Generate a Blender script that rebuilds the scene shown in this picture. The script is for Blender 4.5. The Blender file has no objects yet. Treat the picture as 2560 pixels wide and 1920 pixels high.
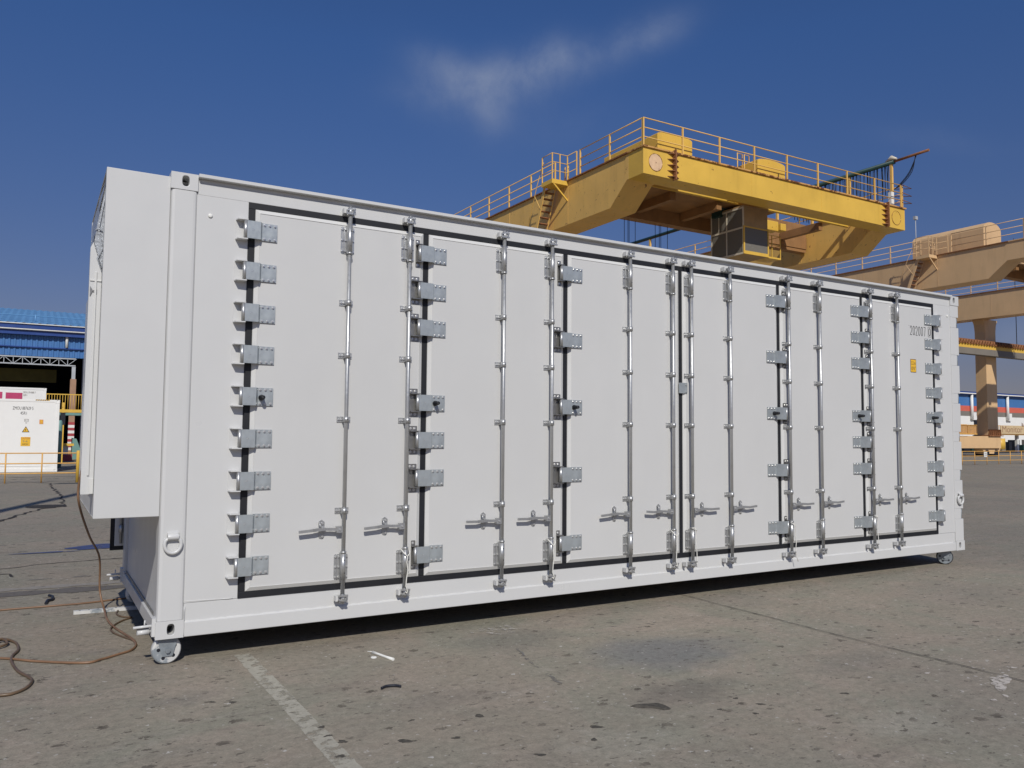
import bpy, bmesh, math, random
from mathutils import Vector, Matrix
random.seed(7)
S = bpy.context.scene
C = S.collection

# ------------------------------------------------------------------ camera
def look(yaw, pitch, roll):
    f = Vector((math.sin(yaw)*math.cos(pitch), math.cos(yaw)*math.cos(pitch), math.sin(pitch)))
    r = Vector((math.cos(yaw), -math.sin(yaw), 0)); u = r.cross(f)
    r2 = r*math.cos(roll)+u*math.sin(roll); u2 = -r*math.sin(roll)+u*math.cos(roll)
    return r2, u2, f
cam = bpy.data.cameras.new('camera'); cam.sensor_width = 36; cam.lens = 2019.44/2560*36
cam.clip_start = .05; cam.clip_end = 3000
co = bpy.data.objects.new('camera', cam); C.objects.link(co); S.camera = co
r, u, f = look(0.531918, 0.063087, 0.0082834)
M = Matrix((r, u, -f)).transposed().to_4x4(); M.translation = (-0.7432, -5.9413, 1.5701)
co.matrix_world = M

# ------------------------------------------------------------------ light
SUN_T = Vector((.35, 1, -.86)).normalized()           # travel direction of sunlight
elev = math.asin(-SUN_T.z)
w = bpy.data.worlds.new('World'); S.world = w; w.use_nodes = True
nt = w.node_tree; N = nt.nodes; Lk = nt.links
bg = N['Background']
sky = N.new('ShaderNodeTexSky'); sky.sky_type = 'NISHITA'; sky.sun_disc = False
sky.sun_elevation = elev
sky.sun_rotation = math.atan2(-SUN_T.x, -SUN_T.y)
sky.altitude = 0; sky.air_density = 1.0; sky.dust_density = .6; sky.ozone_density = 3.0
bg.inputs['Strength'].default_value = .05
def wnode(t, **k):
    n = N.new(t)
    for a, b in k.items(): setattr(n, a, b)
    return n
# thin clouds high in the sky, laid out by direction on the sky dome
geo = wnode('ShaderNodeTexCoord')
vr = wnode('ShaderNodeVectorMath', operation='NORMALIZE'); Lk.new(geo.outputs['Generated'], vr.inputs[0])
CLOUDS = [((.4665, .7803, .4165), .056, .022, .75, .10), ((.4976, .7523, .4318), .034, .022, .60, 0), ((.3929, .8188, .4186), .046, .018, .55, -.40),
          ((.4102, .8218, .3953), .064, .024, .55, 0), ((.4477, .8123, .3738), .020, .022, .32, 0), ((.5569, .7027, .4427), .055, .020, .42, .3), ((.5815, .6765, .4518), .036, .016, .28, .3),
          ((.8814, .4593, .1102), .06, .025, .35, 0.0), ((.8118, .4918, .3149), .06, .012, .12, -.3), ((.50, .77, .36), .10, .03, .10, .1)]
nz = wnode('ShaderNodeTexNoise'); nz.inputs['Scale'].default_value = 15; nz.inputs['Detail'].default_value = 9; nz.inputs['Roughness'].default_value = .60; nz.inputs['Distortion'].default_value = .15
Lk.new(vr.outputs[0], nz.inputs['Vector'])
total = None
def mth(op, a, b=None, clamp=False):
    n = wnode('ShaderNodeMath', operation=op); n.use_clamp = clamp
    for i, v in enumerate((a, b)):
        if v is None: continue
        if isinstance(v, (int, float)): n.inputs[i].default_value = v
        else: Lk.new(v, n.inputs[i])
    return n.outputs[0]
def dotv(vec):
    n = wnode('ShaderNodeVectorMath', operation='DOT_PRODUCT'); Lk.new(vr.outputs[0], n.inputs[0]); n.inputs[1].default_value = vec
    return n.outputs['Value']
for (d, rx, rz, amt, tilt) in CLOUDS:
    d = Vector(d).normalized(); h = d.cross(Vector((0, 0, 1))).normalized(); v = h.cross(d)
    h2 = h*math.cos(tilt)+v*math.sin(tilt); v2 = -h*math.sin(tilt)+v*math.cos(tilt)
    a = mth('POWER', mth('ABSOLUTE', mth('DIVIDE', dotv(h2), rx)), 2); b = mth('POWER', mth('ABSOLUTE', mth('DIVIDE', dotv(v2), rz)), 2)
    front = mth('GREATER_THAN', dotv(d), 0)
    e = mth('MULTIPLY', mth('MULTIPLY', mth('POWER', 2.718, mth('MULTIPLY', mth('ADD', a, b), -1)), amt), front)
    total = e if total is None else mth('ADD', total, e)
cl = mth('MULTIPLY', total, mth('MULTIPLY', mth('SUBTRACT', nz.outputs['Fac'], .18), 1.9, True), True)
tint = wnode('ShaderNodeMix', data_type='RGBA', blend_type='MULTIPLY'); tint.inputs[0].default_value = 1
Lk.new(sky.outputs[0], tint.inputs[6]); pass
sx = wnode('ShaderNodeSeparateXYZ'); Lk.new(vr.outputs[0], sx.inputs[0])
mr = wnode('ShaderNodeMapRange'); mr.inputs[1].default_value = .08; mr.inputs[2].default_value = .44; Lk.new(sx.outputs[2], mr.inputs[0])
tg = wnode('ShaderNodeMix', data_type='RGBA'); Lk.new(mr.outputs[0], tg.inputs[0]); tg.inputs[6].default_value = (.74, .63, .80, 1); tg.inputs[7].default_value = (.65, .95, 1.46, 1)
Lk.new(tg.outputs[2], tint.inputs[7])
hs = wnode('ShaderNodeHueSaturation'); hs.inputs['Saturation'].default_value = 1.0; hs.inputs['Value'].default_value = 1
Lk.new(tint.outputs[2], hs.inputs['Color'])
mx = wnode('ShaderNodeMix', data_type='RGBA'); Lk.new(cl, mx.inputs[0]); Lk.new(hs.outputs[0], mx.inputs[6]); mx.inputs[7].default_value = (4.2, 5.2, 7.8, 1)
Lk.new(mx.outputs[2], bg.inputs['Color'])

sl = bpy.data.lights.new('sun', 'SUN'); sl.energy = 3.3; sl.angle = math.radians(.53); sl.color = (1, .955, .88)
so = bpy.data.objects.new('sun', sl); C.objects.link(so); so.rotation_euler = SUN_T.to_track_quat('-Z', 'Y').to_euler(); so.location = (-10, -20, 30)
S.view_settings.view_transform = 'Standard'; S.view_settings.look = 'None'; S.view_settings.exposure = 0; S.view_settings.gamma = 1
S.render.engine = 'CYCLES'

# ------------------------------------------------------------------ materials
def nodes(name):
    m = bpy.data.materials.new(name); m.use_nodes = True
    return m, m.node_tree.nodes, m.node_tree.links, m.node_tree.nodes['Principled BSDF']
def ramp(n, l, src, stops, interp='LINEAR'):
    r_ = n.new('ShaderNodeValToRGB'); r_.color_ramp.interpolation = interp
    el = r_.color_ramp.elements
    while len(el) < len(stops): el.new(.5)
    for e, (p, c) in zip(el, stops):
        e.position = p; e.color = (c, c, c, 1) if isinstance(c, (int, float)) else (*c, 1)
    l.new(src, r_.inputs[0]); return r_.outputs[0]
def noise(n, l, scale, detail=4, rough=.55, vec=None, dist=0):
    t = n.new('ShaderNodeTexNoise'); t.inputs['Scale'].default_value = scale; t.inputs['Detail'].default_value = detail
    t.inputs['Roughness'].default_value = rough; t.inputs['Distortion'].default_value = dist
    if vec is None:
        tc = n.new('ShaderNodeTexCoord'); vec = tc.outputs['Object']
    l.new(vec, t.inputs['Vector']); return t.outputs['Fac']
def scaled(n, l, sc):
    tc = n.new('ShaderNodeTexCoord'); mp = n.new('ShaderNodeMapping'); mp.inputs['Scale'].default_value = sc
    l.new(tc.outputs['Object'], mp.inputs['Vector']); return mp.outputs[0]
def mixc(n, l, fac, a, b, mode='MIX'):
    x = n.new('ShaderNodeMix'); x.data_type = 'RGBA'; x.blend_type = mode
    for i, v in ((0, fac), (6, a), (7, b)):
        if isinstance(v, (int, float)): x.inputs[i].default_value = v
        elif isinstance(v, tuple): x.inputs[i].default_value = (*v, 1)
        else: l.new(v, x.inputs[i])
    return x.outputs[2]
def bump(n, l, b, src, strength, dist):
    bp = n.new('ShaderNodeBump'); bp.inputs['Strength'].default_value = strength; bp.inputs['Distance'].default_value = dist
    l.new(src, bp.inputs['Height']); l.new(bp.outputs[0], b.inputs['Normal'])
def paint(name, col, rough=.4, var=.06, scale=1.5, metal=0, rust=0, wav=0, coat=0, rustcol=(.16, .055, .02), dirt=0):
    m, n, l, b = nodes(name)
    nf = noise(n, l, scale, 5)
    lo = tuple(c*(1-var) for c in col); hi = tuple(min(1, c*(1+var)) for c in col)
    c = mixc(n, l, ramp(n, l, nf, [(.3, 0), (.7, 1)]), lo, hi)
    if dirt:
        st = noise(n, l, 2.2, 6, .65, scaled(n, l, (1, 1, .18)))
        c = mixc(n, l, ramp(n, l, st, [(.52, 0), (.78, dirt)]), c, tuple(k*.55 for k in col))
    if rust:
        rn = noise(n, l, 3.5, 9, .7)
        c = mixc(n, l, ramp(n, l, rn, [(.66-rust, 0), (.70-rust, 1)]), c, rustcol)
    l.new(c, b.inputs['Base Color'])
    b.inputs['Metallic'].default_value = metal
    rr = noise(n, l, scale*4, 4)
    l.new(ramp(n, l, rr, [(.3, max(.03, rough-.07)), (.7, rough+.07)]), b.inputs['Roughness'])
    b.inputs['Coat Weight'].default_value = coat; b.inputs['Coat Roughness'].default_value = .12
    if wav: bump(n, l, b, noise(n, l, 2.3, 2, .4), wav, .02)
    return m
MAT = {}
W1 = MAT['white'] = paint('light_grey_paint', (.60, .602, .592), .34, .02, .8, wav=.05, dirt=.05)
W2 = MAT['trim'] = paint('door_trim', (.63, .63, .61), .38, .02, 2)
PANEL = MAT['panel'] = paint('door_panel', (.585, .585, .572), .36, .02, .9, wav=.06, dirt=.05)
REEF = MAT['reefer'] = paint('white_steel', (.83, .82, .78), .45, .02, 1, dirt=.12)
RUB = MAT['rubber'] = paint('black_rubber', (.010, .011, .014), .6, .15, 8)
GALV = MAT['galv'] = paint('galvanised_steel', (.43, .465, .475), .42, .13, 9, metal=.5)
ROD = MAT['rod'] = paint('polished_steel', (.49, .495, .49), .40, .06, 12, metal=.7)
BOLT = MAT['bolt'] = paint('zinc_bolt', (.66, .66, .65), .32, .05, 20, metal=.7)
DARKS = MAT['darksteel'] = paint('dull_steel', (.30, .295, .28), .42, .12, 9, metal=.8)
ROPE = MAT['cord'] = paint('white_cord', (.75, .74, .68), .8, .08, 40)
INK = MAT['ink'] = paint('black_ink', (.03, .03, .035), .5, .1, 10)
CASTG = MAT['caster'] = paint('grey_caster_iron', (.27, .30, .32), .5, .2, 14, metal=.3)
CASTW = MAT['castw'] = paint('white_overspray', (.60, .60, .58), .5, .08, 14, rust=.13, rustcol=(.27, .30, .32))
STKY = MAT['sticker'] = paint('yellow_sticker', (.82, .48, .04), .4, .03, 8)
STKB = MAT['stickb'] = paint('sticker_border', (.05, .025, .02), .4, .1, 8)
CY = MAT['crane'] = paint('crane_yellow_shade', (.80, .49, .13), .5, .07, .6, dirt=.45, rust=.03)  # crane yellow lightened for shaded side faces, light put into the colour
CYL = MAT['cranelit'] = paint('crane_yellow_lit', (.735, .46, .072), .45, .07, .6, dirt=.3, rust=.02)  # copy of the crane yellow toned for its sunlit faces
CB = MAT['craneb'] = paint('faded_crane_tan', (.70, .47, .25), .55, .06, .5, dirt=.35)
CRUST = MAT['rust'] = paint('rusty_steel', (.26, .11, .045), .8, .35, 6)
PALE = MAT['pale'] = paint('peeled_pale_paint', (.74, .50, .30), .6, .12, 6, rust=.06)
CABT = MAT['cabtrim'] = paint('cab_frame_grey', (.66, .60, .48), .5, .1, 5)
BLACK = MAT['black'] = paint('black_cable', (.012, .014, .022), .5, .2, 10)
GREEN = MAT['green'] = paint('dark_green_pipe', (.015, .05, .045), .45, .3, 4)
BLUE = MAT['blue'] = paint('blue_sheeting', (.06, .175, .41), .4, .06, .7, dirt=.25)
BLUEL = MAT['bluel'] = paint('pale_blue_roof', (.13, .30, .52), .4, .08, .7)
BLUED = MAT['blued'] = paint('dark_blue_trim', (.02, .06, .24), .4, .08, .7)
DARKW = MAT['darkw'] = paint('interior_shade', (.02, .025, .045), .9, .2, 1)  # near-black, carries the shade of the deep interior in the colour
SIL = MAT['silver'] = paint('silver_truss', (.42, .44, .46), .45, .08, 3)
WHITEP = MAT['whitep'] = paint('white_gutter', (.78, .78, .74), .5, .05, 3)
FY = MAT['fy'] = paint('fence_yellow', (.72, .40, .10), .5, .12, 5, rust=.05)
PINK = MAT['pink'] = paint('magenta_panel', (.50, .05, .14), .5, .06, 2)
REDP = MAT['red'] = paint('red_paint', (.38, .05, .06), .55, .15, 4)
ORNG = MAT['orange'] = paint('orange_stripe', (.62, .13, .085), .55, .06, 1)
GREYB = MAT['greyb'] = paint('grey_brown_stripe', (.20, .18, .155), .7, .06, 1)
COLB = MAT['colb'] = paint('brown_column', (.36, .21, .13), .6, .12, 3)
TEAL = MAT['teal'] = paint('teal_machine', (.16, .30, .27), .5, .1, 3)
HOSE = MAT['hose'] = paint('brown_hose', (.21, .12, .068), .45, .25, 6)
RUSTY = paint('rust_edged_yellow', (.60, .33, .10), .6, .1, 2, rust=.16)
CABW = paint('cab_panel_tan', (.40, .27, .135), .55, .1, 2, dirt=.3)
BROWN = paint('trolley_shade_brown', (.30, .155, .06), .65, .2, 1.2, dirt=.4)  # trolley colour with the shade under the crane painted in
HOSED = MAT['hosed'] = paint('dark_hose', (.13, .085, .05), .45, .3, 6)
DIMY = MAT['dimyellow'] = paint('dim_yellow_girder', (.13, .11, .03), .8, .2, 2)  # yellow girder, the dimness of the interior put into its colour

m, n, l, b = nodes('cab_glass'); b.inputs['Base Color'].default_value = (.27, .255, .22, 1); b.inputs['Roughness'].default_value = .08
b.inputs['Transmission Weight'].default_value = .35; b.inputs['IOR'].default_value = 1.2; GLASS = m
m, n, l, b = nodes('plastic_sheet'); b.inputs['Base Color'].default_value = (.55, .58, .62, 1); b.inputs['Roughness'].default_value = .2
b.inputs['Transmission Weight'].default_value = .35; b.inputs['IOR'].default_value = 1.1
bump(n, l, b, noise(n, l, 9, 3, .6, dist=1.5), .8, .03); PLASTIC = m

# concrete yard
def concrete():
    m, n, l, b = nodes('worn_concrete')
    tc = n.new('ShaderNodeTexCoord'); O = tc.outputs['Object']
    def mapv(sc, loc=(0, 0, 0), rot=0):
        mp = n.new('ShaderNodeMapping'); mp.inputs['Scale'].default_value = sc; mp.inputs['Location'].default_value = loc; mp.inputs['Rotation'].default_value = (0, 0, rot)
        l.new(O, mp.inputs['Vector']); return mp.outputs[0]
    big = noise(n, l, .7, 6, .62, O, 1.2)
    big2 = noise(n, l, 1.1, 6, .62, mapv((1, 1, 1), (31, 17, 0)), 1.5)
    c = mixc(n, l, ramp(n, l, big, [(.36, 0), (.62, 1)]), (.278, .238, .186), (.250, .237, .184))
    c = mixc(n, l, ramp(n, l, big2, [(.45, 0), (.66, .8)]), c, (.312, .262, .209))
    far = noise(n, l, .16, 5, .6, mapv((1, 1, 1), (3, 8, 0)), 1)
    c = mixc(n, l, ramp(n, l, far, [(.42, 0), (.62, .6)]), c, (.222, .200, .165))
    # streaky scuffs
    st = noise(n, l, 3.0, 8, .7, mapv((.6, 2.2, 1), (5, 5, 0), .25), 1)
    c = mixc(n, l, ramp(n, l, st, [(.52, 0), (.70, .45)]), c, (.165, .145, .120))
    lt = noise(n, l, 4.2, 8, .72, mapv((1, 1.6, 1), (15, 2, 0), -.3), .8)
    c = mixc(n, l, ramp(n, l, lt, [(.55, 0), (.72, .5)]), c, (.37, .335, .285))
    # soft damp and oily marks at their places
    wn = n.new('ShaderNodeTexNoise'); wn.inputs['Scale'].default_value = 2.6; wn.inputs['Detail'].default_value = 6; l.new(O, wn.inputs['Vector'])
    wa = n.new('ShaderNodeVectorMath'); wa.operation = 'MULTIPLY_ADD'; l.new(wn.outputs['Color'], wa.inputs[0]); wa.inputs[1].default_value = (.5, .5, 0); l.new(O, wa.inputs[2])
    for (px_, py_, rx_, ry_, amt, colr) in ((3.3, -1.35, .85, .5, .75, (.165, .168, .165)), (2.75, -2.1, .6, .32, .60, (.150, .136, .115)), (2.45, -.5, .6, .4, .6, (.170, .162, .135)), (1.4, -1.5, .5, .25, .4, (.19, .165, .14)), (4.2, -2.2, .6, .35, .4, (.19, .17, .145)),
                                      (.0, -.75, .35, .16, .45, (.185, .170, .150)), (5.2, -.2, .7, .5, .3, (.21, .185, .160)), (1.0, -1.0, .25, .12, .30, (.185, .155, .13)), (7.5, -1, 1.2, .8, .35, (.20, .18, .155)),
                                      (1.9, -2.6, .5, .3, .35, (.30, .295, .24)), (3.4, -3.1, .4, .3, .4, (.325, .31, .255)), (-.3, .6, .25, .15, .4, (.18, .165, .15))):
        sb = n.new('ShaderNodeVectorMath'); sb.operation = 'SUBTRACT'; l.new(wa.outputs[0], sb.inputs[0]); sb.inputs[1].default_value = (px_+.25, py_+.25, 0)
        dv = n.new('ShaderNodeVectorMath'); dv.operation = 'DIVIDE'; l.new(sb.outputs[0], dv.inputs[0]); dv.inputs[1].default_value = (rx_, ry_, 1)
        ln = n.new('ShaderNodeVectorMath'); ln.operation = 'LENGTH'; l.new(dv.outputs[0], ln.inputs[0])
        c = mixc(n, l, ramp(n, l, ln.outputs['Value'], [(.25, amt), (1, 0)], 'EASE'), c, colr)
    grain = noise(n, l, 95, 3, .7, O)
    c = mixc(n, l, .30, c, ramp(n, l, grain, [(.3, .25), (.7, .77)]), 'OVERLAY')
    grain2 = noise(n, l, 22, 6, .72, O, .6)
    c = mixc(n, l, .38, c, ramp(n, l, grain2, [(.3, .22), (.7, .78)]), 'OVERLAY')
    # flakes and chips
    dn = n.new('ShaderNodeTexNoise'); dn.inputs['Scale'].default_value = 38; dn.inputs['Detail'].default_value = 6; dn.inputs['Roughness'].default_value = .65; l.new(O, dn.inputs['Vector'])
    def flakes(scale, keep, size, stretch, loc, rot, warp, clus, cs):
        wv = n.new('ShaderNodeVectorMath'); wv.operation = 'MULTIPLY_ADD'; l.new(dn.outputs['Color'], wv.inputs[0]); wv.inputs[1].default_value = (warp,)*3
        l.new(mapv(stretch, loc, rot), wv.inputs[2])
        v = n.new('ShaderNodeTexVoronoi'); v.inputs['Scale'].default_value = scale; v.inputs['Randomness'].default_value = 1; v.voronoi_dimensions = '2D'
        l.new(wv.outputs[0], v.inputs['Vector'])
        sep = n.new('ShaderNodeSeparateColor'); l.new(v.outputs['Color'], sep.inputs[0])
        def mm(op, a, b_):
            q = n.new('ShaderNodeMath'); q.operation = op
            for i, vv in enumerate((a, b_)):
                if isinstance(vv, (int, float)): q.inputs[i].default_value = vv
                else: l.new(vv, q.inputs[i])
            return q.outputs[0]
        cn = noise(n, l, cs, 3, .6, mapv((1, 1, 1), (loc[0]+9, loc[1]-4, 0)))
        thr = mm('ADD', keep, mm('MULTIPLY', mm('SUBTRACT', cn, .5), clus))
        on = mm('LESS_THAN', sep.outputs[0], thr)
        rad = mm('MULTIPLY', mm('POWER', sep.outputs[1], 1.6), size)
        ins = mm('LESS_THAN', v.outputs['Distance'], mm('ADD', rad, size*.12))
        return mm('MULTIPLY', on, ins)
    f1 = flakes(7, .16, .26, (1, 1.4, 1), (2, 1, 0), .3, .15, .75, .9)
    f2 = flakes(16, .22, .27, (.75, 1.4, 1), (7, 3, 0), -.25, .10, .9, 1.2)
    f3 = flakes(36, .14, .26, (.9, 1.3, 1), (1, 9, 0), .1, .05, .9, .9)
    w1 = flakes(12, .06, .13, (1, 1.2, 1), (12, 6, 0), .4, .08, .5, .8)
    w2 = flakes(28, .10, .22, (1, 1, 1), (4, 14, 0), 0, .05, .7, 1.0)
    fade = ramp(n, l, noise(n, l, 7, 4, .6, O), [(.35, .35), (.65, .95)])
    def mulf(a, k):
        q = n.new('ShaderNodeMath'); q.operation = 'MULTIPLY'; l.new(a, q.inputs[0])
        if isinstance(k, float): q.inputs[1].default_value = k
        else: l.new(k, q.inputs[1])
        return q.outputs[0]
    c = mixc(n, l, mulf(f1, fade), c, (.085, .072, .058))
    c = mixc(n, l, mulf(f2, fade), c, (.088, .076, .062))
    c = mixc(n, l, mulf(f3, .7), c, (.11, .095, .08))
    c = mixc(n, l, mulf(w1, .75), c, (.52, .50, .46))
    c = mixc(n, l, mulf(w2, .55), c, (.47, .45, .41))
    l.new(c, b.inputs['Base Color']); b.inputs['Roughness'].default_value = .85; b.inputs['Specular IOR Level'].default_value = .25
    bump(n, l, b, noise(n, l, 60, 6, .7, O), .25, .01)
    return m
CONC = concrete()
def patchy(name, col, cov, scale=9, rough=.8, op=.9):
    """worn paint or stain on the concrete: bare concrete shows through gaps"""
    m, n, l, b = nodes(name)
    b.inputs['Base Color'].default_value = (*col, 1); b.inputs['Roughness'].default_value = rough
    tr = n.new('ShaderNodeBsdfTransparent'); mix = n.new('ShaderNodeMixShader')
    tc = n.new('ShaderNodeTexCoord')
    a = noise(n, l, scale, 8, .68, tc.outputs['Object'])
    cc = mixc(n, l, ramp(n, l, noise(n, l, 30, 5, .7, tc.outputs['Object']), [(.3, 0), (.7, 1)]), tuple(k*.8 for k in col), tuple(k*1.1 for k in col))
    l.new(cc, b.inputs['Base Color'])
    l.new(ramp(n, l, a, [(.60-cov*.5, 0), (.72-cov*.5, op)]), mix.inputs[0])
    l.new(tr.outputs[0], mix.inputs[1]); l.new(b.outputs[0], mix.inputs[2])
    l.new(mix.outputs[0], n['Material Output'].inputs[0]); return m
LINEP = patchy('worn_line_paint', (.44, .415, .34), .43, 10, op=.85)
SPLASH = patchy('white_splash', (.60, .55, .49), .42, 22, op=.85)
STAIN = patchy('oil_stain', (.185, .175, .16), .20, 5)
BLUES = patchy('blue_spill', (.055, .08, .20), .5, 5)
CRACKM = patchy('crack_dark', (.035, .03, .026), .62, 12)
SCRAP = paint('scrap_rubber', (.065, .058, .047), .85, .45, 40)
TRACK = patchy('track_dirt', (.16, .125, .10), .4, 2)

# ------------------------------------------------------------------ mesh helpers
class MB:
    def __init__(s): s.v = []; s.f = []; s.m = []; s.sm = []
    def add(s, vs, fs, mi=0, smooth=False):
        o = len(s.v); s.v += [tuple(p) for p in vs]
        for q in fs: s.f.append(tuple(o+i for i in q)); s.m.append(mi); s.sm.append(smooth)
        return s
    def box(s, x0, x1, y0, y1, z0, z1, mi=0):
        return s.add([(x0, y0, z0), (x1, y0, z0), (x1, y1, z0), (x0, y1, z0), (x0, y0, z1), (x1, y0, z1), (x1, y1, z1), (x0, y1, z1)],
                     [(3, 2, 1, 0), (4, 5, 6, 7), (0, 1, 5, 4), (1, 2, 6, 5), (2, 3, 7, 6), (3, 0, 4, 7)], mi)
    def cyl(s, p0, p1, r0, r1=None, seg=12, mi=0, smooth=True):
        return s.tube([p0, p1], [r0, r0 if r1 is None else r1], seg, mi, smooth)
    def tube(s, pts, rad, seg=8, mi=0, smooth=True, closed=False):
        pts = [Vector(p) for p in pts]; k = len(pts)
        if not isinstance(rad, (list, tuple)): rad = [rad]*k
        vs = []; prev = None
        for i, p in enumerate(pts):
            if closed: t = pts[(i+1) % k]-pts[i-1]
            else: t = pts[min(i+1, k-1)]-pts[max(i-1, 0)]
            t.normalize()
            if prev is None:
                a = Vector((0, 0, 1)) if abs(t.z) < .9 else Vector((1, 0, 0))
                x = t.cross(a).normalized()
            else:
                x = (prev-t*prev.dot(t)).normalized()
            prev = x; y = t.cross(x)
            for j in range(seg):
                g = 2*math.pi*j/seg; vs.append(p+(x*math.cos(g)+y*math.sin(g))*rad[i])
        fs = []
        for i in range(k if closed else k-1):
            i2 = (i+1) % k
            for j in range(seg):
                j2 = (j+1) % seg; fs.append((i*seg+j, i*seg+j2, i2*seg+j2, i2*seg+j))
        s.add(vs, fs, mi, smooth)
        if not closed:
            o = len(s.v)-k*seg
            s.f.append(tuple(o+j for j in reversed(range(seg)))); s.m.append(mi); s.sm.append(False)
            s.f.append(tuple(o+(k-1)*seg+j for j in range(seg))); s.m.append(mi); s.sm.append(False)
        return s
    def prism(s, poly, axis, a, b_, mi=0):
        """poly: 2D outline; axis 'x': (y,z), 'y': (x,z), 'z': (x,y)"""
        def p3(q, t): return {'x': (t, q[0], q[1]), 'y': (q[0], t, q[1]), 'z': (q[0], q[1], t)}[axis]
        k = len(poly); vs = [p3(q, a) for q in poly]+[p3(q, b_) for q in poly]
        fs = [tuple(reversed(range(k))), tuple(range(k, 2*k))]+[(i, (i+1) % k, k+(i+1) % k, k+i) for i in range(k)]
        return s.add(vs, fs, mi)
    def bar(s, p0, p1, wdt, hgt, mi=0):
        p0 = Vector(p0); p1 = Vector(p1); t = (p1-p0).normalized()
        x = t.cross(Vector((0, 0, 1)) if abs(t.z) < .95 else Vector((1, 0, 0))).normalized(); y = x.cross(t)
        vs = []
        for p in (p0, p1):
            for a, b_ in ((-1, -1), (1, -1), (1, 1), (-1, 1)): vs.append(p+x*a*wdt/2+y*b_*hgt/2)
        return s.add(vs, [(3, 2, 1, 0), (4, 5, 6, 7), (0, 1, 5, 4), (1, 2, 6, 5), (2, 3, 7, 6), (3, 0, 4, 7)], mi)
def mesh(name, mb, mats, bev=0, off=(0, 0, 0)):
    me = bpy.data.meshes.new(name)
    me.from_pydata([(p[0]-off[0], p[1]-off[1], p[2]-off[2]) for p in mb.v], [], mb.f)
    bm = bmesh.new(); bm.from_mesh(me); bmesh.ops.recalc_face_normals(bm, faces=bm.faces); bm.to_mesh(me); bm.free()
    for m_ in (mats if isinstance(mats, (list, tuple)) else [mats]): me.materials.append(m_)
    me.polygons.foreach_set('material_index', mb.m); me.polygons.foreach_set('use_smooth', mb.sm); me.update()
    return me
WL = {}
def link(name, data, loc=(0, 0, 0), parent=None, bev=0):
    o = bpy.data.objects.new(name, data); C.objects.link(o); loc = Vector(loc); WL[o.name] = loc
    if parent is not None:
        o.parent = parent; o.location = loc-WL[parent.name]
    else: o.location = loc
    if bev:
        md = o.modifiers.new('bevel', 'BEVEL'); md.width = bev; md.segments = 2; md.limit_method = 'ANGLE'; md.angle_limit = math.radians(40)
    return o
def tag(o, label=None, cat=None, group=None, kind=None):
    for k, v in (('label', label), ('category', cat), ('group', group), ('kind', kind)):
        if v: o[k] = v
    return o
def thing(name, label, cat, loc=(0, 0, 0), group=None):
    return tag(link(name, None, loc), label, cat, group)
def part(name, mb, mats, parent, bev=0, loc=None):
    """verts in world coordinates (loc None) or local to loc"""
    if loc is None:
        loc = WL[parent.name] if parent is not None else Vector((0, 0, 0))
        return link(name, mesh(name, mb, mats, off=loc), loc, parent, bev)
    return link(name, mesh(name, mb, mats), loc, parent, bev)
def dup(o, loc, parent):
    c = o.copy(); C.objects.link(c); WL[c.name] = Vector(loc)
    c.parent = parent; c.location = Vector(loc)-(WL[parent.name] if parent is not None else Vector((0, 0, 0)))
    return c
def solo(name, mb, mats, label, cat, group=None, bev=0, loc=(0, 0, 0)):
    return tag(link(name, mesh(name, mb, mats, off=loc), loc, None, bev), label, cat, group)
def text_mesh(name, txt, height, mat, squeeze=1.0, depth=.001, axis='front', spacing=1.0):
    cu = bpy.data.curves.new(name, 'FONT'); cu.body = txt; cu.size = 1; cu.extrude = 0; cu.space_character = spacing; cu.align_x = 'LEFT'
    o = bpy.data.objects.new(name, cu); C.objects.link(o)
    dg = bpy.context.evaluated_depsgraph_get(); me = bpy.data.meshes.new_from_object(o.evaluated_get(dg))
    bpy.data.objects.remove(o); bpy.data.curves.remove(cu)
    xs = [v.co.x for v in me.vertices]; ys = [v.co.y for v in me.vertices]
    k = height/(max(ys)-min(ys)); x0 = min(xs); y0 = min(ys)
    for v in me.vertices: v.co = Vector(((v.co.x-x0)*k*squeeze, 0, (v.co.y-y0)*k))
    me.materials.clear(); me.materials.append(mat); me.name = name
    return me, (max(xs)-x0)*k*squeeze
def text_fit(name, txt, x0, x1, y, z0, z1, mat, parent):
    """lettering stretched to a measured rectangle on a wall facing -y"""
    me, wd = text_mesh(name, txt, z1-z0, mat)
    for v in me.vertices: v.co.x *= (x1-x0)/wd
    return link(name, me, (x0, y, z0), parent)
Z0 = .18          # height of the container floor line above the yard

# ------------------------------------------------------------------ ground
gp = MB(); gp.add([(-400, -60, 0), (600, -60, 0), (600, 500, 0), (-400, 500, 0)], [(0, 1, 2, 3)])
g = link('ground', mesh('ground', gp, CONC)); tag(g, kind='structure')
def ribbon(name, pts, width, z, mat, jit=0, seglen=.12, wob=.45):
    mb = MB(); P = []
    for (a, b_) in zip(pts[:-1], pts[1:]):
        a = Vector(a); b_ = Vector(b_); k = max(1, int((b_-a).length/seglen))
        for i in range(k): P.append(a.lerp(b_, i/k))
    P.append(Vector(pts[-1])); vs = []
    for i, p in enumerate(P):
        t = (P[min(i+1, len(P)-1)]-P[max(i-1, 0)]).normalized(); nn = Vector((-t.y, t.x))
        wd = width*(1+random.uniform(-wob, wob) if jit else 1)/2; j = nn*random.uniform(-jit, jit)
        vs += [(*(p+j+nn*wd), z), (*(p+j-nn*wd), z)]
    mb.add(vs, [(2*i, 2*i+1, 2*i+3, 2*i+2) for i in range(len(P)-1)])
    return tag(link(name, mesh(name, mb, mat)), kind='structure')
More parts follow.
